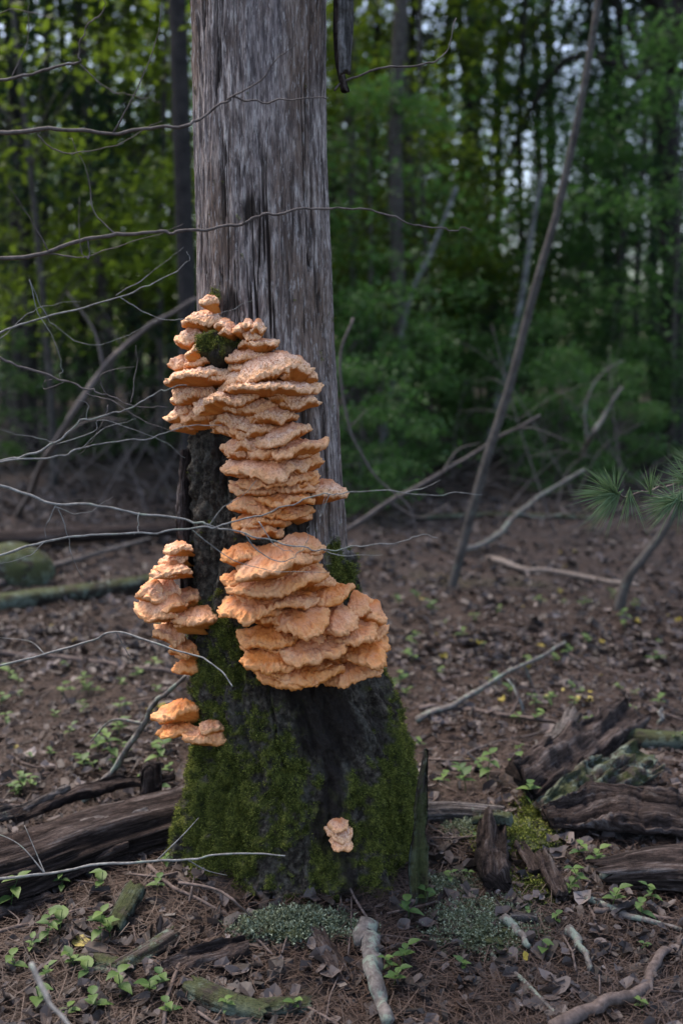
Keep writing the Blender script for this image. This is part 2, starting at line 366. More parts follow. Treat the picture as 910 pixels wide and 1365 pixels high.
# bark relief
wu = U+0.012*fbm(U*20, W_*20, ZZ*8, 2, 50); ww = W_+0.012*fbm(U*20+7, W_*20, ZZ*8, 2, 51)
fis = np.abs(fbm(wu*26, ww*26, ZZ*4.2, 2, 53))
plate = sstep(0.02, 0.28, fis)
flk = fbm(U*48, W_*48, ZZ*22, 3, 58, 0.6); flk = np.floor((flk+1)*5)/5-1 + 0.25*flk
hb = 0.008 + 0.020*plate + 0.012*fbm(U*60, W_*60, ZZ*34, 4, 57, 0.65) + 0.018*fbm(U*8, W_*8, ZZ*2.5, 2, 59) + 0.014*flk
low = np.exp(-np.maximum(ZZ, 0)/0.22)
lob = fbm(st_*1.9+3, ct*1.9, ZZ*0.4, 2, 61)*0.085*low
# moss and stain masks
reg = np.zeros_like(px)
for (mx, my, sx, sy, a) in [(300, 1120, 75, 190, 1.0), (345, 1010, 55, 110, 0.7), (280, 1180, 60, 90, 0.7), (525, 1075, 42, 120, 1.05), (300, 900, 50, 120, 0.55), (360, 960, 60, 90, 0.55), (540, 980, 30, 60, 0.7), (285, 650, 40, 110, 0.25), (453, 765, 22, 45, 0.9), (420, 1120, 80, 150, 0.55), (380, 1080, 45, 110, 0.75), (500, 1170, 60, 70, 0.7), (400, 1200, 140, 60, 0.45), (292, 460, 22, 34, 0.7), (284, 395, 9, 18, 0.9)]:
    reg = np.maximum(reg, a*np.exp(-((px-mx)/sx)**2-((py-my)/sy)**2))
reg = np.where(front > -0.1, reg, 0.5*bark)
mn = 0.55*fbm(U*16, W_*16, ZZ*12, 4, 63, 0.65)+0.75*fbm(U*60, W_*60, ZZ*45, 4, 64, 0.65)
moss = sstep(0.38, 0.66, reg+mn*0.85)
stain = np.zeros_like(px)
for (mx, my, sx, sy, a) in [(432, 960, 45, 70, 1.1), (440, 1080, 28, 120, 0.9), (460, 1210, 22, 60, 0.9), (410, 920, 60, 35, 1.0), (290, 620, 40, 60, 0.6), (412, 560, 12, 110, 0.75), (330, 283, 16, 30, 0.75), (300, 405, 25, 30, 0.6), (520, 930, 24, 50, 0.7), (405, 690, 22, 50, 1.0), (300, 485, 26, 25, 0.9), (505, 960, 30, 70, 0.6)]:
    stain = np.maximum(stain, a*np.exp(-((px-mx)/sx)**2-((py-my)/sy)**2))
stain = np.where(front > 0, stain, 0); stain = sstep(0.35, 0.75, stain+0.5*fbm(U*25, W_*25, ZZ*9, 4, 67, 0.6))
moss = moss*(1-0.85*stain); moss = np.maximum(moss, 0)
hm = moss*(0.006+0.010*np.maximum(0, fbm(U*55, W_*55, ZZ*50, 3, 71)))
RR = R0 - 0.016 + hw*(1-bark) + bark*hb + hm + lob + burl*0.035 - 0.008*sstep(0.5, 1, stain)*bark*(py > 880)
jag = 5.2 + 0.35*fbm(st_*3, ct*3, 0.0, 3, 73)
ZT = np.minimum(ZZ, jag)
VT = np.stack([CX+RR*st_, TY-RR*ct, ZT], -1)
i, j = np.meshgrid(np.arange(nz-1), np.arange(nt), indexing='ij'); j2 = (j+1) % nt
FT = np.stack([i*nt+j, i*nt+j2, (i+1)*nt+j2, (i+1)*nt+j], -1).reshape(-1, 4)
topc = np.array([[trunk_c(5.2), TY, 4.6]])
VTf = np.vstack([VT.reshape(-1, 3), topc]); k = np.arange(nt)
capf = np.stack([(nz-1)*nt+k, (nz-1)*nt+(k+1) % nt, np.full(nt, nz*nt)], -1)
snag = empty('dead_tree', (float(trunk_c(0)), TY, 0), 'standing dead tree, bare grey wood above mossy dark bark, bearing the orange fungi', 'dead tree')
ap = lambda a: np.append(a.ravel(), 0)
mesh('trunk', VTf, [FT, capf], M_TRUNK, snag, {'bark': ap(bark), 'moss': ap(moss), 'stain': ap(stain), 'crack': ap(crack)})
def trunk_hit(px_, py_):
    """point on the (smooth) trunk front seen at a pixel"""
    Y = TY-0.2
    for _ in range(8):
        p = atY(px_, py_, Y); dx = np.clip((p[0]-trunk_c(p[2]))/trunk_r(p[2]), -0.98, 0.98); Y = TY-trunk_r(p[2])*math.sqrt(1-dx*dx)
    return p
# moss tufts on the bark (uncountable cover)
def tufts(P, N, n_blade, length, width, rng, spread=0.5):
    m = len(P)*n_blade; P = np.repeat(P, n_blade, 0); N = np.repeat(N, n_blade, 0)
    D = N + rng.normal(0, spread, (m, 3)); D /= np.linalg.norm(D, axis=1)[:, None]
    S = np.cross(D, rng.normal(0, 1, (m, 3))); S /= np.linalg.norm(S, axis=1)[:, None]+1e-9
    L = length*rng.uniform(0.5, 1.3, (m, 1)); P = P + rng.normal(0, length*0.35, (m, 3))
    V = np.stack([P-S*width, P+S*width, P+D*L], 1).reshape(-1, 3)
    r = np.repeat(rng.uniform(0, 1, m), 3); return V, np.arange(m*3).reshape(-1, 3), r
Nrm = np.stack([st_, -ct, 0.35+0*st_], -1)
msk = (moss > 0.55) & (front > -0.2) & (ZZ > -0.02) & (ZZ < 1.6)
idx = np.flatnonzero(msk.ravel()); idx = RNG.choice(idx, min(26000, len(idx)), replace=False)
V, Fm, r = tufts(VT.reshape(-1, 3)[idx], Nrm.reshape(-1, 3)[idx], 4, 0.0075, 0.0011, RNG, 0.6)
tag(mesh('moss', V, Fm, M_MOSS, snag, {'rnd': r}, False), None, None, None, 'stuff')

def slab(name, P, Wd, Tk, mat, parent=None, seed=0, facing=(0, -1, 0), n=40, m=14, jag_=0.3, rough=0.25, sag=0.0, lab=None, cat=None, group=None, curve=0.0):
    """a plank/splinter/bark slab along path P, width Wd, thickness Tk, broad side turned to `facing`"""
    C = smooth_path(P, max(3, n//max(1, len(P)-1))); n = len(C)
    T = np.gradient(C, axis=0); T /= np.linalg.norm(T, axis=1)[:, None]
    Fg = np.array(facing, float); S = np.cross(T, Fg); S /= np.linalg.norm(S, axis=1)[:, None]+1e-9
    O = np.cross(S, T)
    a = np.linspace(0, 2*math.pi, 2*m, endpoint=False)
    s = np.sign(np.cos(a))*np.abs(np.cos(a))**0.6; o = np.sign(np.sin(a))*np.abs(np.sin(a))**0.7
    tt = np.linspace(0, 1, n)[:, None]; ss = s[None, :]+0*tt; oo = o[None, :]+0*tt
    wv = np.broadcast_to(np.interp(tt, np.linspace(0, 1, len(np.atleast_1d(Wd))), np.atleast_1d(Wd)), ss.shape)
    tv = np.broadcast_to(np.interp(tt, np.linspace(0, 1, len(np.atleast_1d(Tk))), np.atleast_1d(Tk)), ss.shape)
    Ls = np.cumsum(np.append(0, np.linalg.norm(np.diff(C, axis=0), axis=1)))[:, None]
    lat = ss*wv/2
    gr = fbm(lat*70+seed*7.7, Ls*6, oo*0.7+seed, 4, 81+seed, 0.6)
    br = fbm(lat*22+seed*3.1, Ls*9, seed*1.0, 3, 91+seed); led = np.floor((br+1)*4)/4-1
    ed = 1+rough*fbm(Ls*14+seed, np.sign(ss)*3.3, 0, 3, 83+seed)
    off = oo*tv/2*(1+0.4*gr) + tv*(0.6*gr+0.8*led)*(oo > 0) + curve*(lat/wv*2)**2*-1
    # jagged ends: fibres run on past one another
    e0 = jag_*wv*(fbm(lat*55, seed*3.3+0*lat, 1.0, 3, 85)+0.2)
    along = np.where(tt < 0.08, -1, np.where(tt > 0.92, 1, 0))*e0
    V = C[:, None, :] + S[:, None, :]*(lat*ed)[..., None] + O[:, None, :]*off[..., None] + T[:, None, :]*along[..., None]
    i, j = np.meshgrid(np.arange(n-1), np.arange(2*m), indexing='ij'); j2 = (j+1) % (2*m)
    Q = np.stack([i*2*m+j, i*2*m+j2, (i+1)*2*m+j2, (i+1)*2*m+j], -1).reshape(-1, 4)
    V = np.vstack([V.reshape(-1, 3), V[0].mean(0), V[-1].mean(0)]); q = np.arange(2*m); q2 = (q+1) % (2*m)
    Tt = np.vstack([np.stack([np.full(2*m, n*2*m), q2, q], -1), np.stack([np.full(2*m, n*2*m+1), (n-1)*2*m+q, (n-1)*2*m+q2], -1)])
    ga = np.append((Ls+0*lat).ravel(), [0, 0]); gb = np.append((lat+oo*tv*0.5).ravel(), [0, 0])
    g = np.append((gr*0.5+0.5).ravel(), [0.3, 0.3]); up = np.append(np.clip(oo, 0, 1).ravel(), [0.5, 0.5])
    ob = mesh(name, V, [Q, Tt], mat, parent, {'grain': g, 'up': up, 'ga': ga, 'gb': gb, 'bark': np.ones(len(g)), 'moss': np.zeros(len(g)), 'stain': np.zeros(len(g)), 'crack': np.zeros(len(g))},
              origin=None if parent is not None else C[n//2])
    return tag(ob, lab, cat, group)
# bark left hanging on the trunk, plus a dark strip for its shaded gap
def ontr(x, y, out): 
    p = trunk_hit(x, y); return p+np.array([0, -out, 0])
slab('bark_or_gap_strip', [atY(458, -60, TY-0.10), atY(460, 30, TY-0.10), atY(459, 96, TY-0.10)], [0.036, 0.040, 0.024], 0.022, M_BARKP, snag, 3, (0.2, -1, 0), jag_=0.5, lab='peeling slab of pale grey bark')
slab('bark_or_gap_strip', [atY(450, -40, TY-0.05), atY(451, 60, TY-0.05), atY(460, 120, TY-0.05)], [0.02, 0.025, 0.022], 0.02, M_ROT, snag, 4, (0.6, -1, 0), jag_=0.5, lab='dark strip standing in for the shaded gap and dark lower end of the peeling bark')  # dark piece put in for the shade of the gap
slab('bark_or_gap_strip', [atY(250, 598, TY-0.05), atY(247, 650, TY-0.05), atY(249, 715, TY-0.06), atY(252, 800, TY-0.07)], [0.025, 0.04, 0.036, 0.02], 0.035, M_ROT, snag, 5, (-0.5, -1, 0), jag_=0.6, rough=0.7, lab='black rotten strip of bark')
sp_b = gnd(556, 1245)
slab('wood_splinter', [atY(552, 1262, 2.36), atY(556, 1180, 2.40), atY(562, 1080, 2.44), atY(568, 1000, 2.47)], [0.046, 0.05, 0.038, 0.012], 0.03, M_ROTM, None, 8, (0.25, -1, 0.1), jag_=0.9, rough=0.45, n=90, m=18,
     lab='tall thin mossy splinter of wood standing against the foot of the dead tree', cat='wood splinter')

# ------------------------------------------------------------------ bracket fungi
SH = 0
def shelf(parent, cx, cy, hw, hh, tilt=0.0, pale=0.3, yaw=None, depth=None, name='shelf', bulge=0.0, seed=None):
    """one bracket centred on a pixel of the trunk's front; sizes come from the trunk's distance"""
    global SH; SH += 1; sd_ = SH if seed is None else seed
    rg = random.Random(sd_*13+5)
    p = atY(cx, cy, TY-0.25); mpp = (TY-0.3)/F
    hw *= 1.08; hh *= 1.08
    W = hw*mpp; zc = p[2]; R = trunk_r(zc); c = trunk_c(zc)
    D = depth if depth is not None else min(max(0.045, W*rg.uniform(0.75, 1.0)), 0.125)
    if yaw is None:
        s = (p[0]-c)/(R+0.5*D); yaw = math.asin(max(-0.97, min(0.97, s)))
    yaw += rg.uniform(-0.22, 0.22)
    if bulge: yaw = max(-0.55, min(0.55, yaw))
    o = np.array([math.sin(yaw), -math.cos(yaw), 0.0]); s_ = np.array([math.cos(yaw), math.sin(yaw), 0.0])
    Yc = TY-(R+0.35*D+bulge)*math.cos(yaw)
    cen = atY(cx, cy, Yc)
    al = math.atan2(CAM_H-cen[2], Yc)
    vis = hh*2*mpp
    Hh = max(0.010, (vis-D*math.sin(max(al, 0)))/math.cos(al)*float(np.interp(hw, [14, 30, 50], [0.85, 0.55, 0.46])))      # dome rise + lip
    Tl = min(0.015, max(0.009, vis*0.22))
    nT, a_max = max(44, min(140, int(hw*3.0))), 1.95
    n1, n2_, n3 = 26, 8, 8
    tq = np.linspace(-a_max, a_max, nT)[:, None]
    se = sd_*3.17
    # plan outline: rounded fan with lobes and a crimped edge
    lobes = 0.07*np.sin(tq*rg.uniform(1.6, 3.2)+rg.uniform(0, 6)) + 0.17*vnoise(tq*1.8+se, se, 0, 101) + 0.05*vnoise(tq*6+se, se, 0, 103) + 0.035*vnoise(tq*20+se, se, 0, 104)
    X, Yv, Zv, rim, und = [], [], [], [], []
    vt = np.linspace(0, 1, n1)[None, :]
    lip = np.linspace(0, math.pi, n2_+2)[1:-1][None, :]
    vb = np.linspace(1, 0.05, n3)[None, :]
    rad = np.concatenate([vt*(1+0*tq), 1+0*tq+(Tl*0.5/ max(D, W))*np.sin(lip)*1.0, vb*(1+0*tq)], 1)
    pw = rg.uniform(1.7, 2.6)
    dome = Hh*rg.uniform(0.75, 0.95)
    zt = dome*(1-vt**pw) + 0*tq
    zl = -Tl*0.5*(1-np.cos(lip)) + 0*tq
    zb = -Tl - (Hh*0.6+0.012)*(1-vb**1.5) + 0*tq
    zloc = np.concatenate([zt, zl, zb], 1)
    vv = np.concatenate([vt+0*tq, 1+0*lip+0*tq, vb+0*tq], 1)
    tw = tq+0*vv
    isb = np.concatenate([0*vt+0*tq, sstep(1.2, 3.0, lip)+0*tq, 1+0*vb+0*tq], 1)
    rad = rad*(1+lobes*vv**1.5)
    # waves of the margin, radial furrows, warts
    wave = vnoise(tw*1.5+se, vv*0.7, se, 107)*0.75 + vnoise(tw*4.0+se, vv*1.2, se, 109)*0.20 + vnoise(tw*14+se, vv*2, se, 110)*0.12
    zloc = zloc + wave*vv**2.2*min(0.034, 0.26*W+0.20*Hh)
    lx = W*rad*np.sin(tw); ly = D*rad*np.cos(tw)
    ly = np.where(np.cos(tw) < 0, ly*0.5, ly) - 0.05*isb*(1-vv)
    fur = fbm(tw*13+se, vv*2.2, se, 3, 111)*(0.25+0.75*vv)
    wart = fbm(lx*150+se, ly*150, zloc*150, 3, 113, 0.6); knob = fbm(lx*60+se, ly*60, zloc*60, 2, 117)
    lumps = np.abs(fbm(lx*95+se, ly*95, zloc*95, 2, 119))
    k = min(1.0, 0.45+W/0.09)
    tier = np.sin(vv*rg.uniform(9, 15)+2.5*fbm(tw*1.3+se, vv, se, 2, 118)+se)*sstep(0.15, 0.5, vv)
    dz = k*(0.0022*fur + 0.0028*wart + 0.0050*knob + 0.0085*lumps*(0.25+0.75*vv) + 0.0016*tier)*(1-isb*0.7)
    zloc = zloc+dz
    lip_push = k*(0.0050*wart+0.010*lumps+0.0030*fur)*sstep(0.7, 1.0, vv)
    ly = ly+lip_push*np.cos(tw); lx = lx+lip_push*np.sin(tw)
    zloc = zloc - 0.10*ly*rg.uniform(-0.2, 1.0)
    ti = math.radians(tilt+rg.uniform(-3, 3))
    # tilt about the outward axis: positive raises the side on the right of the picture
    lx2 = lx*math.cos(ti)-zloc*math.sin(ti); zl2 = lx*math.sin(ti)+zloc*math.cos(ti)
    base = cen - o*D*0.42 - np.array([0, 0, 1])*Hh*0.30
    V = base + lx2[..., None]*s_ + ly[..., None]*o + zl2[..., None]*np.array([0, 0, 1.0])
    n, mC = V.shape[:2]
    i, j = np.meshgrid(np.arange(n-1), np.arange(mC-1), indexing='ij')
    Q = np.stack([i*mC+j, (i+1)*mC+j, (i+1)*mC+j+1, i*mC+j+1], -1).reshape(-1, 4)[:, ::-1]
    pl = np.full(n*mC, pale+rg.uniform(-0.18, 0.18))
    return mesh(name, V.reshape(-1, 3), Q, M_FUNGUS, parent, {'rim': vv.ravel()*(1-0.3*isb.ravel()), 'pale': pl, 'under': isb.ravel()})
def cluster(label, shelves, pale0, pale1=None, **kw):
    pts = np.array([(s[0], s[1]) for s in shelves], float); cx, cy = pts[:, 0].mean(), pts[:, 1].max()
    root = empty('bracket_fungus', trunk_hit(min(max(cx, 270), 470), cy), label, 'fungus', 'orange bracket fungi on the dead tree')
    y0, y1 = pts[:, 1].min(), pts[:, 1].max()+1e-3
    for s in shelves:
        f = (s[1]-y0)/(y1-y0); p = pale0+((pale1 if pale1 is not None else pale0)-pale0)*f
        k = dict(kw); 
        if len(s) > 5: k.update(s[5])
        shelf(root, s[0], s[1], s[2], s[3], s[4] if len(s) > 4 else 0, p, **k)
        if s[2] >= 27:      # broad shelves carry smaller overlapping lobes along their margin
            rl = random.Random(int(s[0]*31+s[1])); k.pop('depth', None)
            for e in ((-1, 1) if s[2] > 40 else (rl.choice((-1, 1)),)):
                u = e*rl.uniform(0.25, 0.68); ti = s[4] if len(s) > 4 else 0
                shelf(root, s[0]+u*s[2], s[1]-u*s[2]*math.tan(math.radians(ti))+s[3]*rl.uniform(0.1, 0.55), s[2]*rl.uniform(0.36, 0.52), s[3]*rl.uniform(0.55, 0.8), ti+rl.uniform(-12, 12), p+rl.uniform(-0.1, 0.15), **k)
    return root
cluster('pale orange shelf fungi stacked highest on the bare wood, beside the dark burl', [
    (277, 399, 8, 7), (268, 421, 26, 15), (297, 430, 9, 8), (303, 436, 8, 8), (251, 447, 19, 14, 4), (263, 466, 13, 9, 30), (240, 483, 11, 10), (266, 479, 21, 7, 6),
    (258, 497, 46, 13, 5, {'depth': 0.10}), (256, 519, 32, 16, 0, {'depth': 0.05}), (240, 545, 17, 15, 15), (266, 551, 34, 17, 8), (296, 528, 40, 16, 10, {'depth': 0.10}), (310, 556, 30, 16, -6)], 1.0, 0.75)
cluster('small knobbly orange fungus just above the tall column of shelves', [(321, 436, 9, 7), (335, 440, 9, 10), (343, 432, 9, 8), (330, 431, 8, 6)], 0.85)
cluster('tall column of many overlapping orange shelf fungi up the middle of the dead tree', [
    (345, 456, 23, 7), (327, 471, 26, 10), (327, 487, 19, 9), (352, 484, 43, 24, 14, {'depth': 0.10}), (395, 486, 23, 17, -8), (413, 497, 11, 10), (355, 512, 60, 12, 3, {'depth': 0.105}), (394, 528, 27, 13, -4), (340, 538, 24, 13),
    (364, 549, 30, 12, 3), (310, 566, 28, 13, -10), (337, 569, 24, 11), (379, 573, 36, 13, 8, {'depth': 0.09}), (324, 590, 27, 15), (382, 592, 43, 16, 3, {'depth': 0.085}), (352, 604, 32, 10), (363, 616, 60, 15, 3, {'depth': 0.095}), (372, 632, 47, 12, 3),
    (338, 646, 28, 13), (395, 643, 28, 13, 6), (381, 660, 38, 13, 4, {'depth': 0.085}), (327, 664, 16, 13), (345, 674, 32, 12), (387, 680, 33, 12), (346, 690, 29, 14), (348, 704, 26, 12)], 0.85, 0.22)
cluster('great bulging mass of broad orange shelf fungi at the bottom of the column', [
    (402, 722, 29, 17, -8), (323, 736, 24, 17, 8), (367, 741, 58, 32, 12, {'depth': 0.12}), (315, 770, 18, 11), (381, 768, 58, 25, 12, {'depth': 0.125}), (372, 797, 48, 12, 5), (331, 803, 37, 24, -3, {'depth': 0.12}), (371, 817, 24, 13),
    (398, 819, 37, 22, 22, {'depth': 0.12}), (446, 788, 29, 15, 10), (443, 822, 29, 22, 26, {'depth': 0.13}), (482, 802, 15, 19, 10), (500, 813, 13, 15, -20), (466, 836, 36, 19, 18, {'depth': 0.12}), (494, 834, 22, 17, 10), (362, 845, 38, 15, 4),
    (420, 856, 50, 19, 6, {'depth': 0.135}), (352, 862, 26, 13), (358, 869, 36, 19, -10, {'depth': 0.12}), (487, 858, 33, 22, 22, {'depth': 0.13}), (414, 884, 54, 19, 8, {'depth': 0.14}), (468, 882, 44, 15, 16, {'depth': 0.10}), (400, 890, 40, 14, 2, {'depth': 0.09})], 0.30, 0.10, bulge=0.025)
cluster('ruffled heap of orange shelf fungi jutting from the side of the mossy bark', [
    (236, 727, 17, 8), (231, 740, 23, 10), (227, 756, 27, 11), (216, 777, 27, 14, -10), (200, 787, 19, 16, -14), (236, 793, 33, 18, 4, {'depth': 0.09}), (206, 807, 26, 18, -12), (257, 819, 27, 17, 12, {'depth': 0.07}), (223, 840, 24, 16, -6), (241, 861, 28, 14, 0), (247, 884, 18, 13)], 0.6, 0.12, yaw=-0.95)
cluster('pair of deep orange shelves low on the mossy bark', [(233, 943, 24, 19, 18, {'depth': 0.07}), (233, 969, 26, 12, 4, {'depth': 0.075})], 0.08, yaw=-0.95)
cluster('single rounded orange bracket beneath the pair of deep orange shelves', [(271, 974, 25, 20, 0, {'depth': 0.07}), (278, 966, 13, 10, 0, {'depth': 0.05})], 0.30)
cluster('lone small domed bracket on bare wood beside the column', [(440, 649, 23, 15, 0, {'depth': 0.06, 'yaw': 0.75})], 0.75)
cluster('tiny isolated pale orange fungus near the foot of the trunk', [(452, 1098, 11, 7), (453, 1107, 15, 10), (455, 1122, 13, 11, 0, {'depth': 0.04})], 0.6, bulge=0.03)

# ------------------------------------------------------------------ branches and sticks
def branch(parent, pts, Y, r0, r1, mat, name='branch', sides=6, wob=0.006, seed=0, subs=()):
    """pts: pixels; Y: distance (a number, or a (start, end) pair)"""
    n = len(pts); Ys = np.linspace(Y[0], Y[1], n) if hasattr(Y, '__len__') else np.full(n, Y)
    P = np.array([atY(a, b, yy) for (a, b), yy in zip(pts, Ys)])
    C = smooth_path(P, 7); m = len(C)
    C = C + wob*np.stack([vnoise(np.arange(m)*0.45, seed+q*9.1, 0, 131)+0.5*_hash(np.arange(m)//3, 0*np.arange(m), 0*np.arange(m), seed+q) for q in range(3)], 1)*np.linspace(0.3, 1, m)[:, None]
    V, Q, T = tube(C, np.linspace(r0, r1, m)*(1+0.12*vnoise(np.arange(m)*0.9, seed, 0, 133)), sides)
    o = mesh(name, V, [Q, T], mat, parent, origin=None if parent is not None else C[0])
    return o, C
sap_x = atY(-190, 600, 2.2)[0]; sap_b = (sap_x, 2.2, float(gz(sap_x, 2.2)))
sap = empty('dead_sapling', sap_b, 'leafless dead sapling reaching its thin bare branches across the dead tree and fungi', 'sapling')
zt = np.linspace(-0.1, 3.2, 24); V, Q, T = tube(np.stack([sap_x+0.03*np.sin(zt*1.3), 2.2+0.02*np.cos(zt*2), zt], 1), np.linspace(0.028, 0.008, 24), 8)
mesh('trunk', V, [Q, T], M_TWIG, sap)
TW = [  # main stem pixels, thickness px, (start, end) distance, material, side twigs
 ([(-190, 205), (-80, 190), (0, 178), (75, 173), (150, 177), (200, 172), (250, 166), (272, 157), (303, 133), (330, 131), (380, 133), (438, 131)], 6.5, (2.2, 2.28), 0,
  [[(303, 133), (345, 108), (375, 75), (396, 60)], [(150, 177), (166, 150), (195, 90), (212, 35), (217, -10)], [(50, 180), (80, 203), (110, 203), (165, 190), (215, 160)]]),
 ([(-190, 380), (-90, 355), (0, 345), (55, 340), (100, 322), (155, 313), (215, 310), (255, 309), (320, 298), (345, 288), (390, 279), (450, 277), (500, 283), (560, 300), (600, 308), (627, 303)], 6.5, (2.2, 2.3), 0,
  [[(325, 297), (325, 280), (318, 268)], [(155, 313), (128, 285), (115, 230), (95, 185)], [(65, 335), (40, 290), (12, 247)], [(118, 318), (118, 345), (108, 330), (105, 260)], [(65, 337), (110, 343), (165, 325), (245, 300)]]),
 ([(-190, 170), (-80, 130), (0, 108), (50, 97), (103, 82), (107, 60), (125, 28), (142, -5)], 5.0, (2.2, 2.2), 0, [[(107, 85), (145, 120), (180, 128), (213, 134)], [(15, 105), (35, 60), (40, 10)], [(-20, 30), (20, 12), (75, 25)]]),
 ([(-190, 500), (-80, 468), (0, 442), (60, 424), (150, 398), (200, 378), (245, 352), (250, 333)], 4.0, (2.2, 2.25), 1,
  [[(40, 372), (60, 418), (75, 435), (105, 456), (140, 457), (175, 445), (210, 428)], [(40, 372), (52, 420), (78, 463), (82, 490), (80, 503)], [(160, 396), (190, 415), (222, 425), (262, 424), (310, 412), (340, 398)], [(0, 452), (30, 425), (60, 408), (108, 402)], [(155, 394), (200, 365), (244, 328)]]),
 ([(-190, 450), (-70, 460), (0, 478), (30, 490), (75, 503), (120, 520), (142, 527), (170, 537), (228, 542)], 5.0, (2.2, 2.2), 0,
  [[(85, 510), (60, 518), (62, 508), (75, 503)], [(142, 527), (135, 500), (180, 490)], [(175, 537), (182, 490), (183, 462)], [(115, 525), (150, 535), (190, 560), (235, 575)], [(145, 540), (138, 560), (120, 590), (100, 612)]]),
 ([(-190, 660), (-80, 630), (0, 616), (30, 608), (75, 590), (110, 562), (150, 550), (190, 537), (215, 520), (248, 510)], 4.5, (2.2, 2.15), 1, [[(75, 590), (50, 585), (0, 572)], [(115, 560), (117, 540), (103, 533)], [(75, 592), (125, 575), (135, 560), (200, 580), (245, 610)]]),
 ([(-190, 640), (-90, 622), (0, 616), (70, 609), (105, 600), (150, 588), (210, 580), (260, 568), (292, 565)], 3.6, (2.2, 2.12), 1, [[(105, 600), (140, 570), (180, 560)]]),
 ([(-190, 630), (-70, 640), (0, 648), (40, 660), (75, 673), (130, 673), (180, 684), (245, 694), (280, 700), (330, 712), (385, 727), (430, 733), (480, 728), (540, 718), (582, 714)], 5.0, (2.2, 2.1), 1,
  [[(75, 673), (63, 700), (60, 725)], [(77, 676), (90, 710), (98, 745), (110, 770)], [(185, 684), (185, 700), (182, 712)], [(325, 711), (345, 735), (375, 750), (395, 740), (410, 722), (410, 700)], [(345, 695), (365, 725), (392, 738)], [(430, 733), (460, 741), (510, 738)], [(75, 675), (110, 685), (150, 660)]]),
 ([(-190, 790), (-80, 760), (0, 740), (60, 722), (130, 713), (200, 710), (270, 703), (300, 697), (340, 690), (400, 668), (440, 659), (480, 657), (580, 657), (640, 660)], 4.2, (2.2, 2.05), 1,
  [[(278, 700), (300, 675), (318, 665), (342, 640)], [(60, 722), (40, 740), (0, 752)], [(440, 659), (425, 690), (440, 640)], [(255, 705), (300, 740), (350, 758), (440, 765)], [(540, 657), (570, 648), (585, 640)]]),
]
for bi, (pts, wpx, Y, mt, subs) in enumerate(TW):
    r0 = wpx*1.6/F/2; m_ = (M_TWIG, M_TWIGP)[mt]
    o, C = branch(sap, pts, Y, r0*1.35, r0*0.32, m_, seed=bi)
    for si, sb in enumerate(subs):
        d2 = np.abs(proj(C)[0]-sb[0][0])+np.abs(proj(C)[1]-sb[0][1]); y0 = C[int(np.argmin(d2))][1]
        branch(o, sb, (y0, y0-0.06+0.12*((si*7+bi) % 5)/5), r0*0.48, r0*0.16, m_, 'twig', 5, 0.004, seed=bi*10+si)

def ground_stick(name, label, cat, pts, wpx, mat, group=None, lift=None, taper=0.55, sides=8, side=(), rough=0.25, sink=0.0):
    """a stick lying on the floor along pixels; `lift` raises each point above the floor (metres)"""
    lift = lift or [0]*len(pts); P0 = gnd(*pts[0]); mpp = P0[1]/F
    P = []
    for (a, b), l in zip(pts, lift):
        g = gnd(a, b, 0.0) if not l else None
        if g is None:      # raised end: stay at the distance of the lying end
            g = atY(a, b, l)
        P.append(g)
    r = wpx*np.linalg.norm(P[0]-np.array([0, 0, CAM_H]))/F/2
    P = np.array(P); P[[q for q, l in enumerate(lift) if not l], 2] += r*(0.8-sink)+0.012
    C = smooth_path(P, 7); m = len(C); ph = abs(hash_(label))
    C = C + r*0.5*np.stack([vnoise(np.arange(m)*0.4, ph+q*9.1, 0, 141) for q in range(3)], 1)
    V, Q, T = tube(C, np.linspace(r, r*taper, m), sides, rough, ph)
    root = empty(name, C[0], label, cat, group); mesh('stem', V, [Q, T], mat, root)
    for k, s in enumerate(side):
        n = len(s); i0 = int(np.argmin(np.hypot(proj(C)[0]-s[0][0], proj(C)[1]-s[0][1])))
        Q_ = np.array([C[i0]]+[atY(a, b, C[i0][1]+0.03*(q+1)) for q, (a, b) in enumerate(s[1:])]); D = smooth_path(Q_, 6)
        V, Q, T = tube(D, np.linspace(r*0.5, r*0.2, len(D)), 5); mesh('twig', V, [Q, T], mat, root)
    return root
def hash_(s): return sum((i+1)*ord(c) for i, c in enumerate(s)) % 97
gs = ground_stick
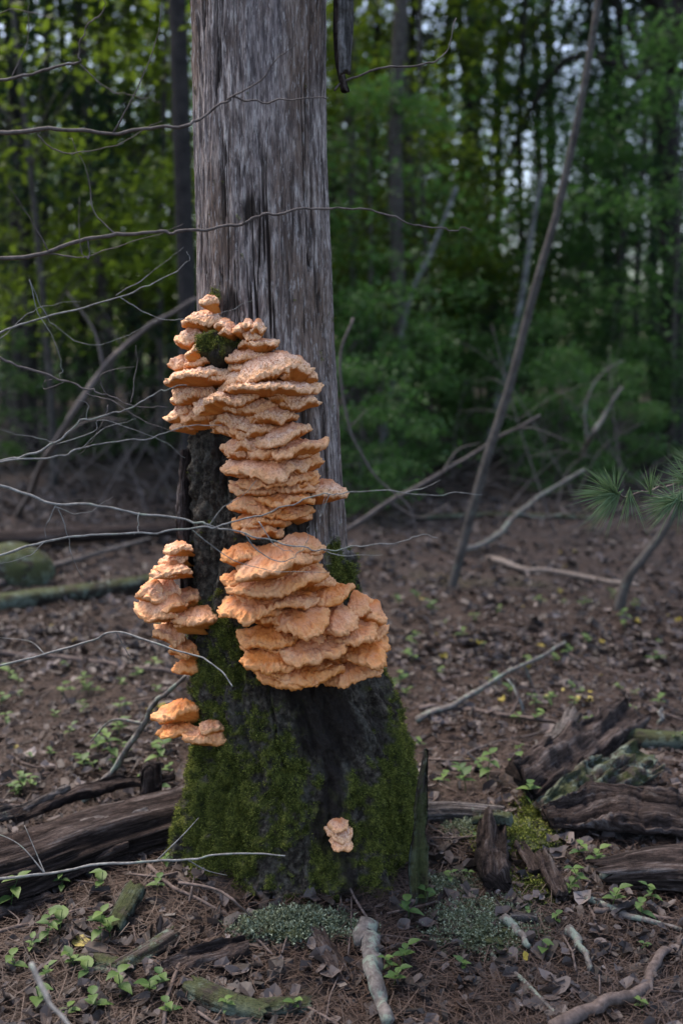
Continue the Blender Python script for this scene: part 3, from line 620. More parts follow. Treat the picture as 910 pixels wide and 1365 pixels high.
STK = [
 ('fallen_branch', 'thin dead branch with a drooping tip crossing the dark lower bark', [(-60, 895), (0, 887), (60, 872), (120, 855), (155, 842), (200, 855), (245, 870), (275, 880), (300, 900), (310, 916)], 3.2, M_TWIGP, [2.6, 2.6, 2.58, 2.5, 2.45, 2.4, 2.36, 2.33, 2.3, 2.28], [[(155, 842), (170, 870), (180, 886)], [(60, 872), (40, 855), (0, 850)]]),
 ('fallen_branch', 'long straight brown branch lying on the litter behind the mossy trunk', [(-60, 870), (0, 878), (60, 882), (130, 888), (200, 898), (262, 908)], 8, M_STICK, None, []),
 ('fallen_branch', 'grey forked stick propped against the trunk behind the dark stump post', [(112, 1075), (150, 1030), (190, 965), (215, 930), (245, 902)], 9, M_STICKL, [0, 3.05, 2.95, 2.9, 2.85], [[(150, 1030), (175, 985), (200, 960)], [(190, 965), (150, 960), (120, 990)]]),
 ('fallen_branch', 'pale wiry twig reaching over the rotten log to the moss', [(-50, 1172), (0, 1170), (60, 1165), (130, 1153), (200, 1148), (250, 1146), (290, 1139), (330, 1137), (380, 1141)], 3.6, M_TWIGP, [2.2, 2.2, 2.18, 2.16, 2.15, 2.15, 2.15, 2.15, 2.15], [[(250, 1146), (275, 1160), (303, 1167)], [(205, 1147), (245, 1112), (265, 1090)], [(60, 1165), (25, 1125), (-20, 1105)], [(60, 1165), (50, 1140), (33, 1100)]]),
 ('fallen_branch', 'grey stick with side twig below the rotten log among seedlings', [(-40, 1262), (0, 1252), (60, 1235), (110, 1220), (160, 1217)], 6, M_STICK, None, [[(100, 1228), (120, 1245), (170, 1252)], [(28, 1244), (25, 1225), (10, 1212)]]),
 ('fallen_branch', 'thin root-like stick running down from the foot of the trunk', [(200, 1162), (230, 1190), (300, 1225), (330, 1250), (362, 1280)], 5, M_STICK, None, []),
 ('fallen_branch', 'thin curved twig beside the lichen at the trunk foot', [(238, 1176), (290, 1187), (315, 1205), (340, 1235), (372, 1264)], 4, M_STICK, [2.3, 2.26, 2.22, 0, 0], []),
 ('fallen_branch', 'bluish grey stick poking up from the seedlings close to the ground edge', [(40, 1285), (68, 1335), (100, 1380)], 7, M_TWIGP, [1.55, 1.5, 1.45], []),
 ('fallen_branch', 'lichen covered fallen branch slanting across the floor under the leaning tree', [(608, 742), (650, 722), (690, 685), (720, 660), (778, 626)], 9, M_STICKL, [0, 7.2, 7.4, 7.6, 8.0], [[(690, 685), (720, 690), (770, 680)]]),
 ('fallen_branch', 'short lichened pole sticking up out of the brush', [(770, 625), (783, 592), (805, 550), (829, 518)], 6, M_STICKL, [0, 9.3, 9.3, 9.3], [[(783, 592), (780, 540), (800, 500), (830, 480)]]),
 ('fallen_branch', 'purplish bare branch leaning up towards the leaning tree', [(462, 708), (520, 668), (590, 630), (650, 592), (718, 553)], 7, M_TWIG, [6.2, 6.2, 6.2, 6.3, 6.3], [[(590, 630), (610, 600), (640, 590)], [(650, 592), (700, 570), (760, 590)], [(520, 668), (560, 690), (600, 670)]]),
 ('fallen_branch', 'thin curving vine-like stem beside the bare wood of the dead tree', [(470, 425), (454, 480), (465, 570), (500, 635), (540, 670), (555, 705)], 4, M_TWIG, [5.2, 5.2, 5.2, 5.2, 5.2, 5.2], [[(465, 570), (480, 555), (490, 545)]]),
 ('fallen_branch', 'pale barkless pole lying flat on the brown floor', [(650, 750), (700, 765), (760, 772), (850, 788)], 9, M_STICKP, None, []),
 ('fallen_branch', 'straight grey stick rising from beside the trunk over the litter', [(555, 968), (620, 930), (690, 890), (752, 857)], 9, M_STICKL, [0, 3.9, 4.1, 4.4], [[(700, 885), (712, 920), (735, 950), (752, 970)], [(620, 930), (600, 960), (590, 990)]]),
 ('fallen_branch', 'dark low branch lying under the straight grey stick', [(560, 950), (610, 952), (680, 962), (750, 972)], 8, M_STICK, None, [[(680, 960), (690, 930), (680, 900)]]),
 ('fallen_branch', 'thin pale stick standing in the litter by the bark slab', [(725, 1015), (705, 970), (690, 930), (676, 905)], 5, M_TWIGP, [0, 3.75, 3.8, 3.85], []),
 ('fallen_branch', 'thin dark twig arching over the leaves beside the splinter', [(615, 1012), (660, 995), (710, 985), (745, 968)], 4, M_TWIG, None, []),
 ('fallen_branch', 'small forked grey stub standing beyond the bark slab', [(868, 1005), (872, 985), (880, 958), (880, 945)], 9, M_TWIGP, [0, 3.7, 3.7, 3.72], [[(872, 985), (850, 975), (835, 978)]]),
 ('fallen_branch', 'thick brown curved stick in the pine needles at the clearing edge', [(735, 1385), (790, 1358), (840, 1342), (872, 1300), (918, 1255)], 19, M_STICK, None, []),
 ('fallen_branch', 'stubby pale lichened stick lying alone in the needles', [(672, 1236), (686, 1253), (706, 1276)], 14, M_STICKL, None, []),
 ('fallen_branch', 'grey-green bent stick stub beside the pale oak leaf', [(760, 1252), (770, 1272), (786, 1304)], 13, M_STICKL, None, []),
 ('fallen_branch', 'short peeled stick below the dark rotten log end', [(798, 1178), (825, 1183), (852, 1182)], 12, M_STICKL, None, []),
 ('fallen_branch', 'long pale lichened stick with broken end among seedlings', [(782, 1206), (830, 1228), (905, 1250)], 10, M_STICKL, None, []),
 ('fallen_branch', 'brown stick crossing over the long pale lichened one', [(790, 1224), (830, 1218), (880, 1232), (930, 1238)], 7, M_STICK, None, []),
 ('fallen_branch', 'upright greenish twig leaning over the long pale stick', [(915, 1278), (888, 1235), (856, 1180)], 6, M_STICKL, [0, 2.45, 2.5], []),
 ('fallen_branch', 'thin grey-green stick running down from the mossy mound', [(622, 1235), (660, 1285), (700, 1320), (748, 1370)], 7, M_STICKL, None, []),
 ('fallen_branch', 'white birch-like stick crusted with lichen at the foot of the trunk', [(486, 1248), (494, 1285), (502, 1325), (518, 1385)], 27, M_STICKL, None, []),
 ('fallen_branch', 'slanting dead pole standing in the brush with grey bark', [(25, 690), (75, 590), (140, 490), (190, 440), (262, 400)], 8, M_TWIG, [0, 7.2, 7.2, 7.2, 7.2], [[(140, 490), (125, 440), (90, 390)], [(75, 590), (120, 560), (170, 560)]]),
]
for nm, lab, pts, w, mt, lift, side in STK: gs(nm, lab, 'branch', pts, w, mt, None, lift, 0.5, 8, side)
tw = empty('hanging_twig', atY(446, 121, 2.6), 'fine curved twig beside the hanging bark slab', 'twig')
branch(tw, [(446, 121), (462, 106), (522, 90), (575, 85), (597, 62), (606, 25)], (2.68, 2.75), 0.0032, 0.0015, M_TWIG, 'stem')

# ------------------------------------------------------------------ rotten logs and slabs on the floor
def gslab(name, label, cat, pts, wpx, thick, mat, seed, tilt=(0, -0.35, 1), lift=0.0, parts=(), **kw):
    P = [gnd(*q) for q in pts]; mpp = np.mean([np.linalg.norm(p-np.array([0, 0, CAM_H])) for p in P])/F
    wd = [w*mpp for w in np.atleast_1d(wpx)]
    P = [p+np.array([0, 0, thick*0.25+lift]) for p in P]
    root = empty(name, P[0], label, cat)
    slab(parts[0] if parts else 'wood', P, wd, thick, mat, root, seed, tilt, **kw)
    return root
def log(name, label, P, r0, r1, mat, seed, n=90, m=40, ridge=0.12, end=True, cat='log', squash=0.75):
    C = smooth_path(P, max(4, n//(len(P)-1))); n = len(C); T = np.gradient(C, axis=0); T /= np.linalg.norm(T, axis=1)[:, None]
    S = np.cross(T, (0, 0, 1)); S /= np.linalg.norm(S, axis=1)[:, None]; Uv = np.cross(S, T)
    a = np.linspace(0, 2*math.pi, m, endpoint=False)[None, :]; t = np.linspace(0, 1, n)[:, None]; Ls = np.cumsum(np.append(0, np.linalg.norm(np.diff(C, axis=0), axis=1)))[:, None]
    r = r0+(r1-r0)*t
    g = fbm(np.cos(a)*7+seed, np.sin(a)*7, Ls*1.6, 4, 151+seed, 0.6); fib = fbm(np.cos(a)*18+seed, np.sin(a)*18, Ls*3, 3, 155+seed)
    big = fbm(np.cos(a)*1.6+seed, np.sin(a)*1.6, Ls*2.2, 2, 157+seed); led = np.floor((big+1)*3.5)/3.5-1
    R = r*(1+1.2*ridge*g+ridge*0.9*fib+ridge*1.6*led)
    al = np.where(t < 0.05, -1, np.where(t > 0.95, 1, 0))*r*0.9*(fib+0.2)
    V = C[:, None, :]+(R*np.cos(a))[..., None]*S[:, None, :]+(R*squash*np.sin(a))[..., None]*Uv[:, None, :]+al[..., None]*T[:, None, :]
    i, j = np.meshgrid(np.arange(n-1), np.arange(m), indexing='ij'); j2 = (j+1) % m
    Q = np.stack([i*m+j, (i+1)*m+j, (i+1)*m+j2, i*m+j2], -1).reshape(-1, 4)[:, ::-1]
    V = np.vstack([V.reshape(-1, 3), C[0]+T[0]*r0*0.4, C[-1]-T[-1]*r1*0.4]); k = np.arange(m); k2 = (k+1) % m
    Tt = np.vstack([np.stack([np.full(m, n*m), k2, k], -1), np.stack([np.full(m, n*m+1), (n-1)*m+k, (n-1)*m+k2], -1)])
    root = empty(name, C[n//2]*np.array([1, 1, 0]), label, cat)
    gg = np.append(np.clip(0.5+0.5*g+0.3*led, 0, 1).ravel(), [0.2, 0.2]); up = np.append(np.clip(np.sin(a)+0*t, 0, 1).ravel(), [0, 0])
    ga = np.append((Ls+0*a).ravel(), [0, 0]); gb = np.append((a*r0+0*Ls).ravel(), [0, 0])
    mesh('wood', V, [Q, Tt], mat, root, {'grain': gg, 'up': up, 'ga': ga, 'gb': gb}); return root
lg = log('rotten_log', 'big crumbling rotten log with ragged grain lying against the trunk foot', [gnd(-150, 1205, 0.03), gnd(0, 1172, 0.045), gnd(120, 1128, 0.045), gnd(255, 1088, 0.03)], 0.155, 0.10, M_ROT, 2, 150, 72, 0.16)
for q, (pts, w, t) in enumerate([([(-60, 1235), (60, 1195), (170, 1155)], [40, 34, 16], 0.035), ([(-40, 1195), (70, 1160), (200, 1128)], [30, 26, 12], 0.03), ([(20, 1140), (120, 1100), (235, 1080)], [26, 30, 16], 0.03), ([(-80, 1262), (20, 1222), (100, 1200)], [28, 24, 10], 0.03), ([(-60, 1160), (30, 1130), (90, 1105)], [20, 22, 10], 0.025)]):
    P = [gnd(a, b)+np.array([0, 0, [0.07, 0.10, 0.115, 0.02, 0.12][q]]) for a, b in pts]
    slab('splinter', P, [x*2.3/F for x in w], t, [M_ROT, M_ROTG, M_ROT, M_ROT, M_ROTG][q], lg, 20+q, (0.1, -0.6, 1), n=60, m=16, jag_=0.8, rough=0.5)
st = empty('stump_post', gnd(200, 1082), 'short black rotten stump post standing behind the big rotten log', 'stump')
b0 = gnd(200, 1085); slab('wood', [b0+(0, 0, -0.05), b0+(0, 0.0, 0.06), b0+(0.004, 0, 0.15)], [0.075, 0.068, 0.062], 0.07, M_ROT, st, 31, (0, -1, 0), jag_=0.35, rough=0.3)
log('fallen_log', 'mossy fallen log lying beyond the litter beside the green boulder', [gnd(-60, 812, 0.06), gnd(100, 790, 0.06), gnd(200, 775, 0.05)], 0.075, 0.055, M_ROTM, 4, 60, 24, 0.08)
log('fallen_log', 'thin pale fallen pole slanting behind the mossy log', [gnd(-40, 790, 0.05), gnd(80, 752, 0.05), gnd(200, 718, 0.05)], 0.035, 0.02, M_ROTG, 5, 60, 14, 0.06)
log('fallen_log', 'long straight dark log lying across the far floor', [gnd(-60, 722, 0.09), gnd(120, 712, 0.09), gnd(300, 700, 0.09)], 0.09, 0.08, M_ROT, 6, 60, 20, 0.06)
log('fallen_log', 'grey weathered log end lying just past the mossy splinter', [gnd(540, 1082, 0.03), gnd(600, 1080, 0.035), gnd(664, 1084, 0.02)], 0.042, 0.032, M_ROTG, 7, 60, 36, 0.16)
log('rotten_log', 'dark rotten log end half buried beside the peeled stick', [gnd(805, 1165, 0.03), gnd(870, 1158, 0.05), gnd(960, 1160, 0.05)], 0.05, 0.085, M_ROT, 8, 70, 44, 0.18)
log('fallen_log', 'pale brown pole lying beneath the lichen covered branch', [gnd(560, 690, 0.03), gnd(660, 686, 0.03), gnd(790, 690, 0.03)], 0.03, 0.022, M_ROTM, 9, 40, 12, 0.06)
log('fallen_log', 'mossy log lying behind the broad bark slab', [gnd(760, 975, 0.04), gnd(850, 985, 0.04), gnd(960, 990, 0.04)], 0.05, 0.045, M_ROTM, 10, 50, 24, 0.1)
G = gslab
G('bark_piece', 'broad dark slab of rotten bark tilted over lichened wood', 'bark slab', [(700, 1075), (770, 1030), (838, 978)], [52, 62, 52], 0.05, M_ROT, 40, (0.35, -0.7, 1), 0.07, n=70, m=20, jag_=0.35)
G('bark_piece', 'smaller grey-topped plank resting on the broad dark slab', 'bark slab', [(722, 1042), (742, 1015), (762, 985)], [22, 24, 22], 0.03, M_ROTG, 41, (-0.3, -0.7, 1), 0.09, n=40)
G('rotten_plank', 'pale lichened wood ridges under the tilted bark slab', 'wood slab', [(735, 1105), (790, 1065), (850, 1025)], [46, 60, 40], 0.06, M_ROTL, 42, (0.2, -0.9, 1), 0.03, n=70, m=20)
G('rotten_plank', 'second lichened ridge of wood with brown back', 'wood slab', [(770, 1100), (820, 1065), (868, 1045)], [30, 34, 22], 0.05, M_ROTL, 43, (0.2, -0.9, 1), 0.04, n=60)
G('bark_piece', 'long low slab of brown bark with a black hollow beneath', 'bark slab', [(730, 1120), (800, 1110), (880, 1112), (960, 1118)], [30, 60, 66, 60], 0.05, M_ROT, 44, (0.0, -0.5, 1), 0.06, n=80, m=20)
G('wood_chunk', 'upright block of brown rotten wood capped with pale lichen', 'wood chunk', [(660, 1195), (657, 1165), (655, 1130)], [34, 44, 40], 0.07, M_ROT, 45, (0, -0.8, 0.7), 0.03, n=40, m=18, jag_=0.15)
G('wood_chunk', 'small lichen cap on top of the rotten block', 'wood chunk', [(630, 1126), (655, 1124), (680, 1130)], [14, 18, 14], 0.025, M_ROTL, 46, (0, -0.5, 1), 0.075, n=24)
G('wood_chunk', 'narrow brown splinter beside the rotten block', 'wood chunk', [(690, 1140), (705, 1160), (712, 1178)], [16, 18, 14], 0.03, M_ROT, 47, (0, -0.5, 1), 0.03)
G('wood_chunk', 'dark splinter lying over the edge of the mossy mound', 'wood chunk', [(722, 1160), (735, 1185), (748, 1210)], [18, 22, 16], 0.035, M_ROT, 48, (0, -0.5, 1), 0.03)
G('wood_chunk', 'flat pale chip of wood at the foot of the mossy mound', 'wood chunk', [(680, 1232), (697, 1232), (712, 1234)], [14, 16, 12], 0.02, M_ROTG, 49, (0, -0.4, 1), 0.012, n=24)
G('rotten_plank', 'reddish brown wood slab pointing at the lichen bed', 'wood slab', [(420, 1252), (437, 1283), (458, 1318)], [20, 28, 24], 0.03, M_ROT, 50, (0, -0.5, 1), 0.012, n=40)
G('rotten_plank', 'dark flat plank lying in the pine needles', 'wood slab', [(205, 1308), (260, 1290), (328, 1272)], [20, 34, 26], 0.03, M_ROT, 51, (0, -0.5, 1), 0.01, n=50)
log('mossy_log', 'short log covered in moss and pale lichen among the needles', [gnd(258, 1318, 0.01), gnd(300, 1336, 0.02), gnd(352, 1352, 0.01)], 0.036, 0.032, M_ROTM, 11, 50, 30, 0.14)
log('mossy_log', 'stubby sawn mossy log piece beside a seedling', [gnd(350, 1345, 0.012), gnd(380, 1342, 0.016), gnd(410, 1340, 0.012)], 0.028, 0.026, M_ROTM, 12, 40, 28, 0.08)
log('mossy_log', 'grey lichened log piece with a broken end below the rotten log', [gnd(160, 1290, 0.012), gnd(195, 1270, 0.02), gnd(228, 1250, 0.02)], 0.026, 0.03, M_ROTL, 13, 40, 28, 0.14)
log('mossy_log', 'small green mossy stick half sunk in the needles', [gnd(95, 1285, 0.01), gnd(130, 1284, 0.014), gnd(165, 1292, 0.01)], 0.022, 0.026, M_ROTM, 14, 40, 24, 0.14)
log('mossy_log', 'stub of branch with yellow-green moss leaning on the rotten log', [gnd(152, 1238, 0.02), gnd(165, 1212, 0.045), gnd(180, 1185, 0.06)], 0.026, 0.03, M_ROTM, 15, 40, 24, 0.12)
# boulder
def blob(C, sx, sy, sz, seed, n=36, m=48, amp=0.12, fine=0.0):
    ph = np.linspace(0.02, math.pi-0.02, n)[:, None]; a = np.linspace(0, 2*math.pi, m, endpoint=False)[None, :]
    x, y, z = np.sin(ph)*np.cos(a), np.sin(ph)*np.sin(a), np.cos(ph)+0*a
    r = 1+amp*fbm(x*1.6+seed, y*1.6, z*1.6, 4, 161)+fine*fbm(x*7+seed, y*7, z*7, 3, 163)
    V = np.stack([x*r*sx, y*r*sy, z*r*sz], -1)+np.array(C)
    i, j = np.meshgrid(np.arange(n-1), np.arange(m), indexing='ij'); j2 = (j+1) % m
    return V.reshape(-1, 3), np.stack([i*m+j, (i+1)*m+j, (i+1)*m+j2, i*m+j2], -1).reshape(-1, 4), np.clip(z, 0, 1).ravel()
p = gnd(5, 785); V, Q, up = blob(p+(0, 0.15, 0.07), 0.28, 0.2, 0.19, 2)
tag(mesh('boulder', V, Q, M_ROTM, None, {'grain': 0.5+0*up, 'up': np.clip(up+0.6, 0, 1)}, origin=p), 'rounded moss green boulder lying behind the mossy fallen log', 'boulder')
# mossy mounds and lichen beds
def mound(name, label, px_, py_, rx, ry, h, mat_t, seed, n=3500, L=0.010):
    c = gnd(px_, py_); V, Q, up = blob((c[0], c[1], c[2]-h*0.25), rx, ry, h, seed, 44, 80, 0.45, 0.35)
    root = empty(name, c, label, 'moss')
    mesh('cushion', V, Q, M_ROTM, root, {'grain': 0.5+0*up, 'up': np.clip(up+0.4, 0, 1)})
    idx = np.flatnonzero(V[:, 2] > gz(V[:, 0], V[:, 1])-0.005)
    idx = RNG.choice(idx, n); P = V[idx]+RNG.normal(0, 0.006, (n, 3)); N = P-np.array([c[0], c[1], c[2]-0.1]); N /= np.linalg.norm(N, axis=1)[:, None]
    V2, F2, r = tufts(P, N, 3, L*0.55, 0.0026, RNG, 1.0)
    tag(mesh('tufts', V2, F2, mat_t, root, {'rnd': r}, False), None, None, None, 'stuff')
mound('moss_cushion', 'low mossy mound spreading below the bark slabs', 690, 1120, 0.13, 0.12, 0.035, M_MOSS, 3, 4500)
mound('moss_cushion', 'broad grey-green moss cushion on the slope beside the splinter', 645, 1235, 0.15, 0.12, 0.032, M_LICHEN, 4, 6000)
mound('moss_cushion', 'yellowish moss cushion around the rotten block', 715, 1090, 0.09, 0.09, 0.045, M_MOSS, 5)
mound('moss_cushion', 'moss hump between the splinter and the rotten block', 600, 1190, 0.09, 0.08, 0.025, M_LICHEN, 6)
mound('moss_cushion', 'thin moss carpet under the dark splinters', 700, 1185, 0.10, 0.09, 0.025, M_MOSS, 9)
mound('moss_cushion', 'lichen carpet along the grey weathered log end', 625, 1110, 0.08, 0.07, 0.025, M_LICHEN, 10)
mound('moss_cushion', 'bed of pale leafy lichen at the foot of the trunk', 390, 1236, 0.135, 0.055, 0.03, M_LICHEN, 7, 6000, 0.014)
mound('moss_cushion', 'lichen clump around the top of the birch-like stick', 482, 1250, 0.035, 0.03, 0.03, M_LICHEN, 8, 1500, 0.014)

# ------------------------------------------------------------------ litter
def leaf_shapes(P, size, rng, tiltmax, elong=0.55, up=None):
    """curled six-point leaves lying around points P"""
    n = len(P); a = rng.uniform(0, 2*math.pi, n); tx, ty = rng.normal(0, tiltmax, n), rng.normal(0, tiltmax, n)
    sz = size*(0.45+1.25*rng.uniform(0, 1, n)**1.6)
    D = np.stack([np.cos(a), np.sin(a), tx], 1); S = np.stack([-np.sin(a), np.cos(a), ty], 1)
    D /= np.linalg.norm(D, axis=1)[:, None]; S /= np.linalg.norm(S, axis=1)[:, None]; Nn = np.cross(D, S)
    cu = rng.uniform(0.02, 0.28, n)
    K = 9; V = np.zeros((n, K+1, 3)); V[:, 0] = P
    for q in range(K):
        t = q/K*2*math.pi; rr = (0.5 if q else 0.56)*rng.uniform(0.72, 1.08, n)*(1 if q % 2 else 0.86)
        u, v = np.cos(t)*rr, np.sin(t)*rr*elong*1.15; w = (np.abs(v)*2.2+np.abs(u)*0.7+rng.normal(0, 0.25, n))*cu*1.6
        V[:, q+1] = P+D*(u*sz)[:, None]+S*(v*sz)[:, None]+Nn*(w*sz)[:, None]
    b = np.arange(n)[:, None]*(K+1); Fc = np.concatenate([b+np.array([[0, q+1, (q+1) % K+1]]) for q in range(K)], 0)
    return V.reshape(-1, 3), Fc, np.repeat(rng.uniform(0, 1, n)**1.6, K+1)
def scatter(n, y0, y1, rng, margin=1.25, power=1.0):
    y = y0+(y1-y0)*rng.uniform(0, 1, n)**power; hw_ = (y*0.36+0.35)*margin; x = rng.uniform(-1, 1, n)*hw_
    keep = (x+0.11)**2+(y-TY)**2 > 0.30**2
    return x[keep], y[keep]
Vs, Fs, rs, o_ = [], [], [], 0
for n, y0, y1, size in [(15000, 1.6, 5.0, 0.040), (15000, 4.5, 10, 0.058), (12000, 9, 24, 0.085)]:
    x, y = scatter(n, y0, y1, RNG); cl = fbm(x*1.3, y*1.3, 0, 3, 171); k = RNG.uniform(-0.5, 0.6, len(x)) < cl+0.15; x, y = x[k], y[k]
    P = np.stack([x, y, gz(x, y)+0.006+RNG.uniform(0, 0.018, len(x))], 1); V, Fc, r = leaf_shapes(P, size, RNG, 0.35)
    Vs.append(V); Fs.append(Fc+o_); rs.append(r); o_ += len(V)
tag(mesh('leaf_litter', np.vstack(Vs), np.vstack(Fs), M_LITTER, None, {'rnd': np.concatenate(rs)}, False), 'brown and grey dead leaves carpeting the forest floor', 'leaf litter', None, 'stuff')
x, y = scatter(70000, 1.6, 6.0, RNG, 1.2, 1.3); n = len(x); P = np.stack([x, y, gz(x, y)+0.004+RNG.uniform(0, 0.02, n)], 1)
a = RNG.uniform(0, 6.283, n); D = np.stack([np.cos(a), np.sin(a), RNG.normal(0, 0.16, n)], 1); S = np.stack([-np.sin(a), np.cos(a), 0*a], 1)
L = RNG.uniform(0.03, 0.06, (n, 1)); bend = S*RNG.normal(0, 0.010, (n, 1)); w = 0.0007+0.0001*y[:, None]
V = np.stack([P-D*L-S*w, P-D*L+S*w, P+bend-S*w, P+bend+S*w, P+D*L], 1).reshape(-1, 3); b = np.arange(n)[:, None]*5
tag(mesh('needle_litter', V, [np.concatenate([b+np.array([[0, 1, 3, 2]])]), b+np.array([[2, 3, 4]])], M_DEADNEEDLE, None, {'rnd': np.repeat(RNG.uniform(0, 1, n), 5)}, False),
    'reddish dead pine needles strewn over the forest floor', 'pine needles', None, 'stuff')
# bits of twig and bark strewn about
parts = []
for q in range(900):
    x, y = scatter(1, 1.7, 9, RNG, 1.2)
    if not len(x): continue
    a = RNG.uniform(0, 6.283); l = RNG.uniform(0.05, 0.22); p0 = np.array([x[0], y[0], 0]); p1 = p0+np.array([math.cos(a), math.sin(a), 0])*l; pm = (p0+p1)/2+RNG.normal(0, 0.01, 3)
    Pq = np.array([p0, pm, p1]); Pq[:, 2] = gz(Pq[:, 0], Pq[:, 1])+RNG.uniform(0.004, 0.03); parts.append(tube(Pq, [0.0022+0.003*RNG.uniform(0, 1)**3]*3, 4))
V, Fc = join(parts); tag(mesh('twig_litter', V, Fc, M_STICK, None), 'small broken twigs mixed through the leaf litter', 'twig litter', None, 'stuff')

parts = []
for q in range(1100):
    x, y = scatter(1, 1.7, 5.2, RNG, 1.15)
    if not len(x) or fbm(x*1.7, y*1.7, 0, 2, 191)[0] < -0.1+0.25*RNG.uniform(-1, 1): continue
    a = RNG.uniform(0, 6.283); l = RNG.uniform(0.015, 0.06)*RNG.uniform(0.4, 1); w = l*RNG.uniform(0.12, 0.45); t = RNG.uniform(0.003, 0.010)
    d = np.array([math.cos(a), math.sin(a), RNG.normal(0, 0.15)]); e = np.array([-math.sin(a), math.cos(a), RNG.normal(0, 0.2)]); u = np.cross(d, e)
    c = np.array([x[0], y[0], float(gz(x[0], y[0]))+0.012]); P = []
    for sz_ in (-1, 1):
        for (sx_, sy_) in ((-1, -1), (-0.2, -1.1), (1, -0.8), (0.8, 0.9), (-0.9, 0.8)):
            P.append(c+d*sx_*l*RNG.uniform(0.75, 1.15)+e*sy_*w*RNG.uniform(0.7, 1.2)+u*sz_*t)
    parts.append((np.array(P), np.array([[k, (k+1) % 5, (k+1) % 5+5, k+5] for k in range(5)]), np.array([[0, 2, 1], [0, 3, 2], [0, 4, 3], [5, 6, 7], [5, 7, 8], [5, 8, 9]])))
V, Fc = join(parts); kk = np.repeat(RNG.uniform(0, 1, len(parts)), 10)
tag(mesh('bark_debris', V, Fc, M_DEBRIS, None, {'rnd': kk}, False), 'crumbs of bark and rotten wood strewn among the needles', 'bark debris', None, 'stuff')

# single fallen leaves that stand out
def fallen(mat, spots, size, name, label, group):
    proto = {}
    for q, (a, b) in enumerate(spots):
        k = q % 4; p = gnd(a, b, 0.02)
        if k not in proto:
            V, Fc, r = leaf_shapes(np.zeros((1, 3)), size, RNG, 0.3, 0.62)
            o = mesh(name, V, Fc, mat, None, {'rnd': r}, False); proto[k] = o.data
        else:
            o = bpy.data.objects.new(name, proto[k]); COL.objects.link(o)
        o.location = tuple(p); o.rotation_euler = (RNG.uniform(-.3, .3), RNG.uniform(-.3, .3), RNG.uniform(0, 6)); tag(o, label, 'leaf', group)
rs_ = random.Random(3)
fallen(M_YLEAF, [(623, 1012), (108, 1255), (700, 1275), (590, 877), (640, 845), (720, 860), (880, 840), (560, 800), (800, 900), (740, 790)]+[(rs_.uniform(480, 905), rs_.uniform(720, 950)) for _ in range(26)]+[(rs_.uniform(0, 240), rs_.uniform(820, 1040)) for _ in range(12)], 0.05, 'fallen_leaf', 'fallen yellow leaf lying on the brown litter', 'yellow leaves scattered on the forest floor')
fallen(M_PLEAF, [(305, 1250), (800, 1255), (805, 1290), (588, 965), (630, 1025), (640, 1028), (470, 1218)]+[(rs_.uniform(480, 905), rs_.uniform(800, 1340)) for _ in range(40)]+[(rs_.uniform(0, 250), rs_.uniform(800, 1060)) for _ in range(40)], 0.042, 'fallen_leaf', 'pale grey dead leaf curled on the brown litter', 'pale dead leaves scattered on the forest floor')

# ------------------------------------------------------------------ seedlings
def broad_leaf(base, d, size, droop, rng):
    """pointed oval leaf with a folded midrib; returns mesh data arrays"""
    d = np.array(d)/np.linalg.norm(d); s = np.cross(d, (0, 0, 1)); s /= np.linalg.norm(s); up = np.cross(s, d)
    st = np.array([0, 0.12, 0.3, 0.55, 0.8, 1.0]); wd = np.array([0.02, 0.20, 0.30, 0.27, 0.13, 0.005])
    V = []
    for t, w in zip(st, wd):
        c = base+d*t*size-np.array([0, 0, 1])*droop*t*t*size
        V += [c-s*w*size+up*w*size*0.35, c, c+s*w*size+up*w*size*0.35]
    Q = []
    for q in range(5):
        for e in (0, 1): Q.append([q*3+e, q*3+e+1, q*3+e+4, q*3+e+3])
    return np.array(V), np.array(Q)
def make_seedling(h, nl, size, seed):
    rg = random.Random(seed); root = empty('seedling', (0, 0, 0)); lean = rg.uniform(-0.3, 0.3)
    C = np.array([[lean*h*t*t, 0.1*h*t, h*t] for t in np.linspace(0, 1, 6)]); V, Q, T = tube(C, np.linspace(0.0018, 0.001, 6), 5)
    mesh('stem', V, [Q, T], M_SEED, root, {'rnd': np.full(len(V), 0.2)})
    for q in range(nl):
        t = 0.55+0.45*(q//2)/max(1, (nl-1)//2); b = np.array([lean*h*t*t, 0.1*h*t, h*t]); a = q*2.4+rg.uniform(-0.4, 0.4)+(math.pi if q % 2 else 0)*0.2
        V, Q = broad_leaf(b, (math.cos(a), math.sin(a), rg.uniform(0.0, 0.5)), size*rg.uniform(0.7, 1.2), rg.uniform(0.1, 0.5), rg)
        mesh('leaf', V, Q, M_SEED, root, {'rnd': np.full(len(V), rg.random())})
    return root
SEEDS = [make_seedling(0.07, 5, 0.045, 1), make_seedling(0.10, 6, 0.05, 2), make_seedling(0.05, 4, 0.04, 3), make_seedling(0.06, 3, 0.055, 4)]
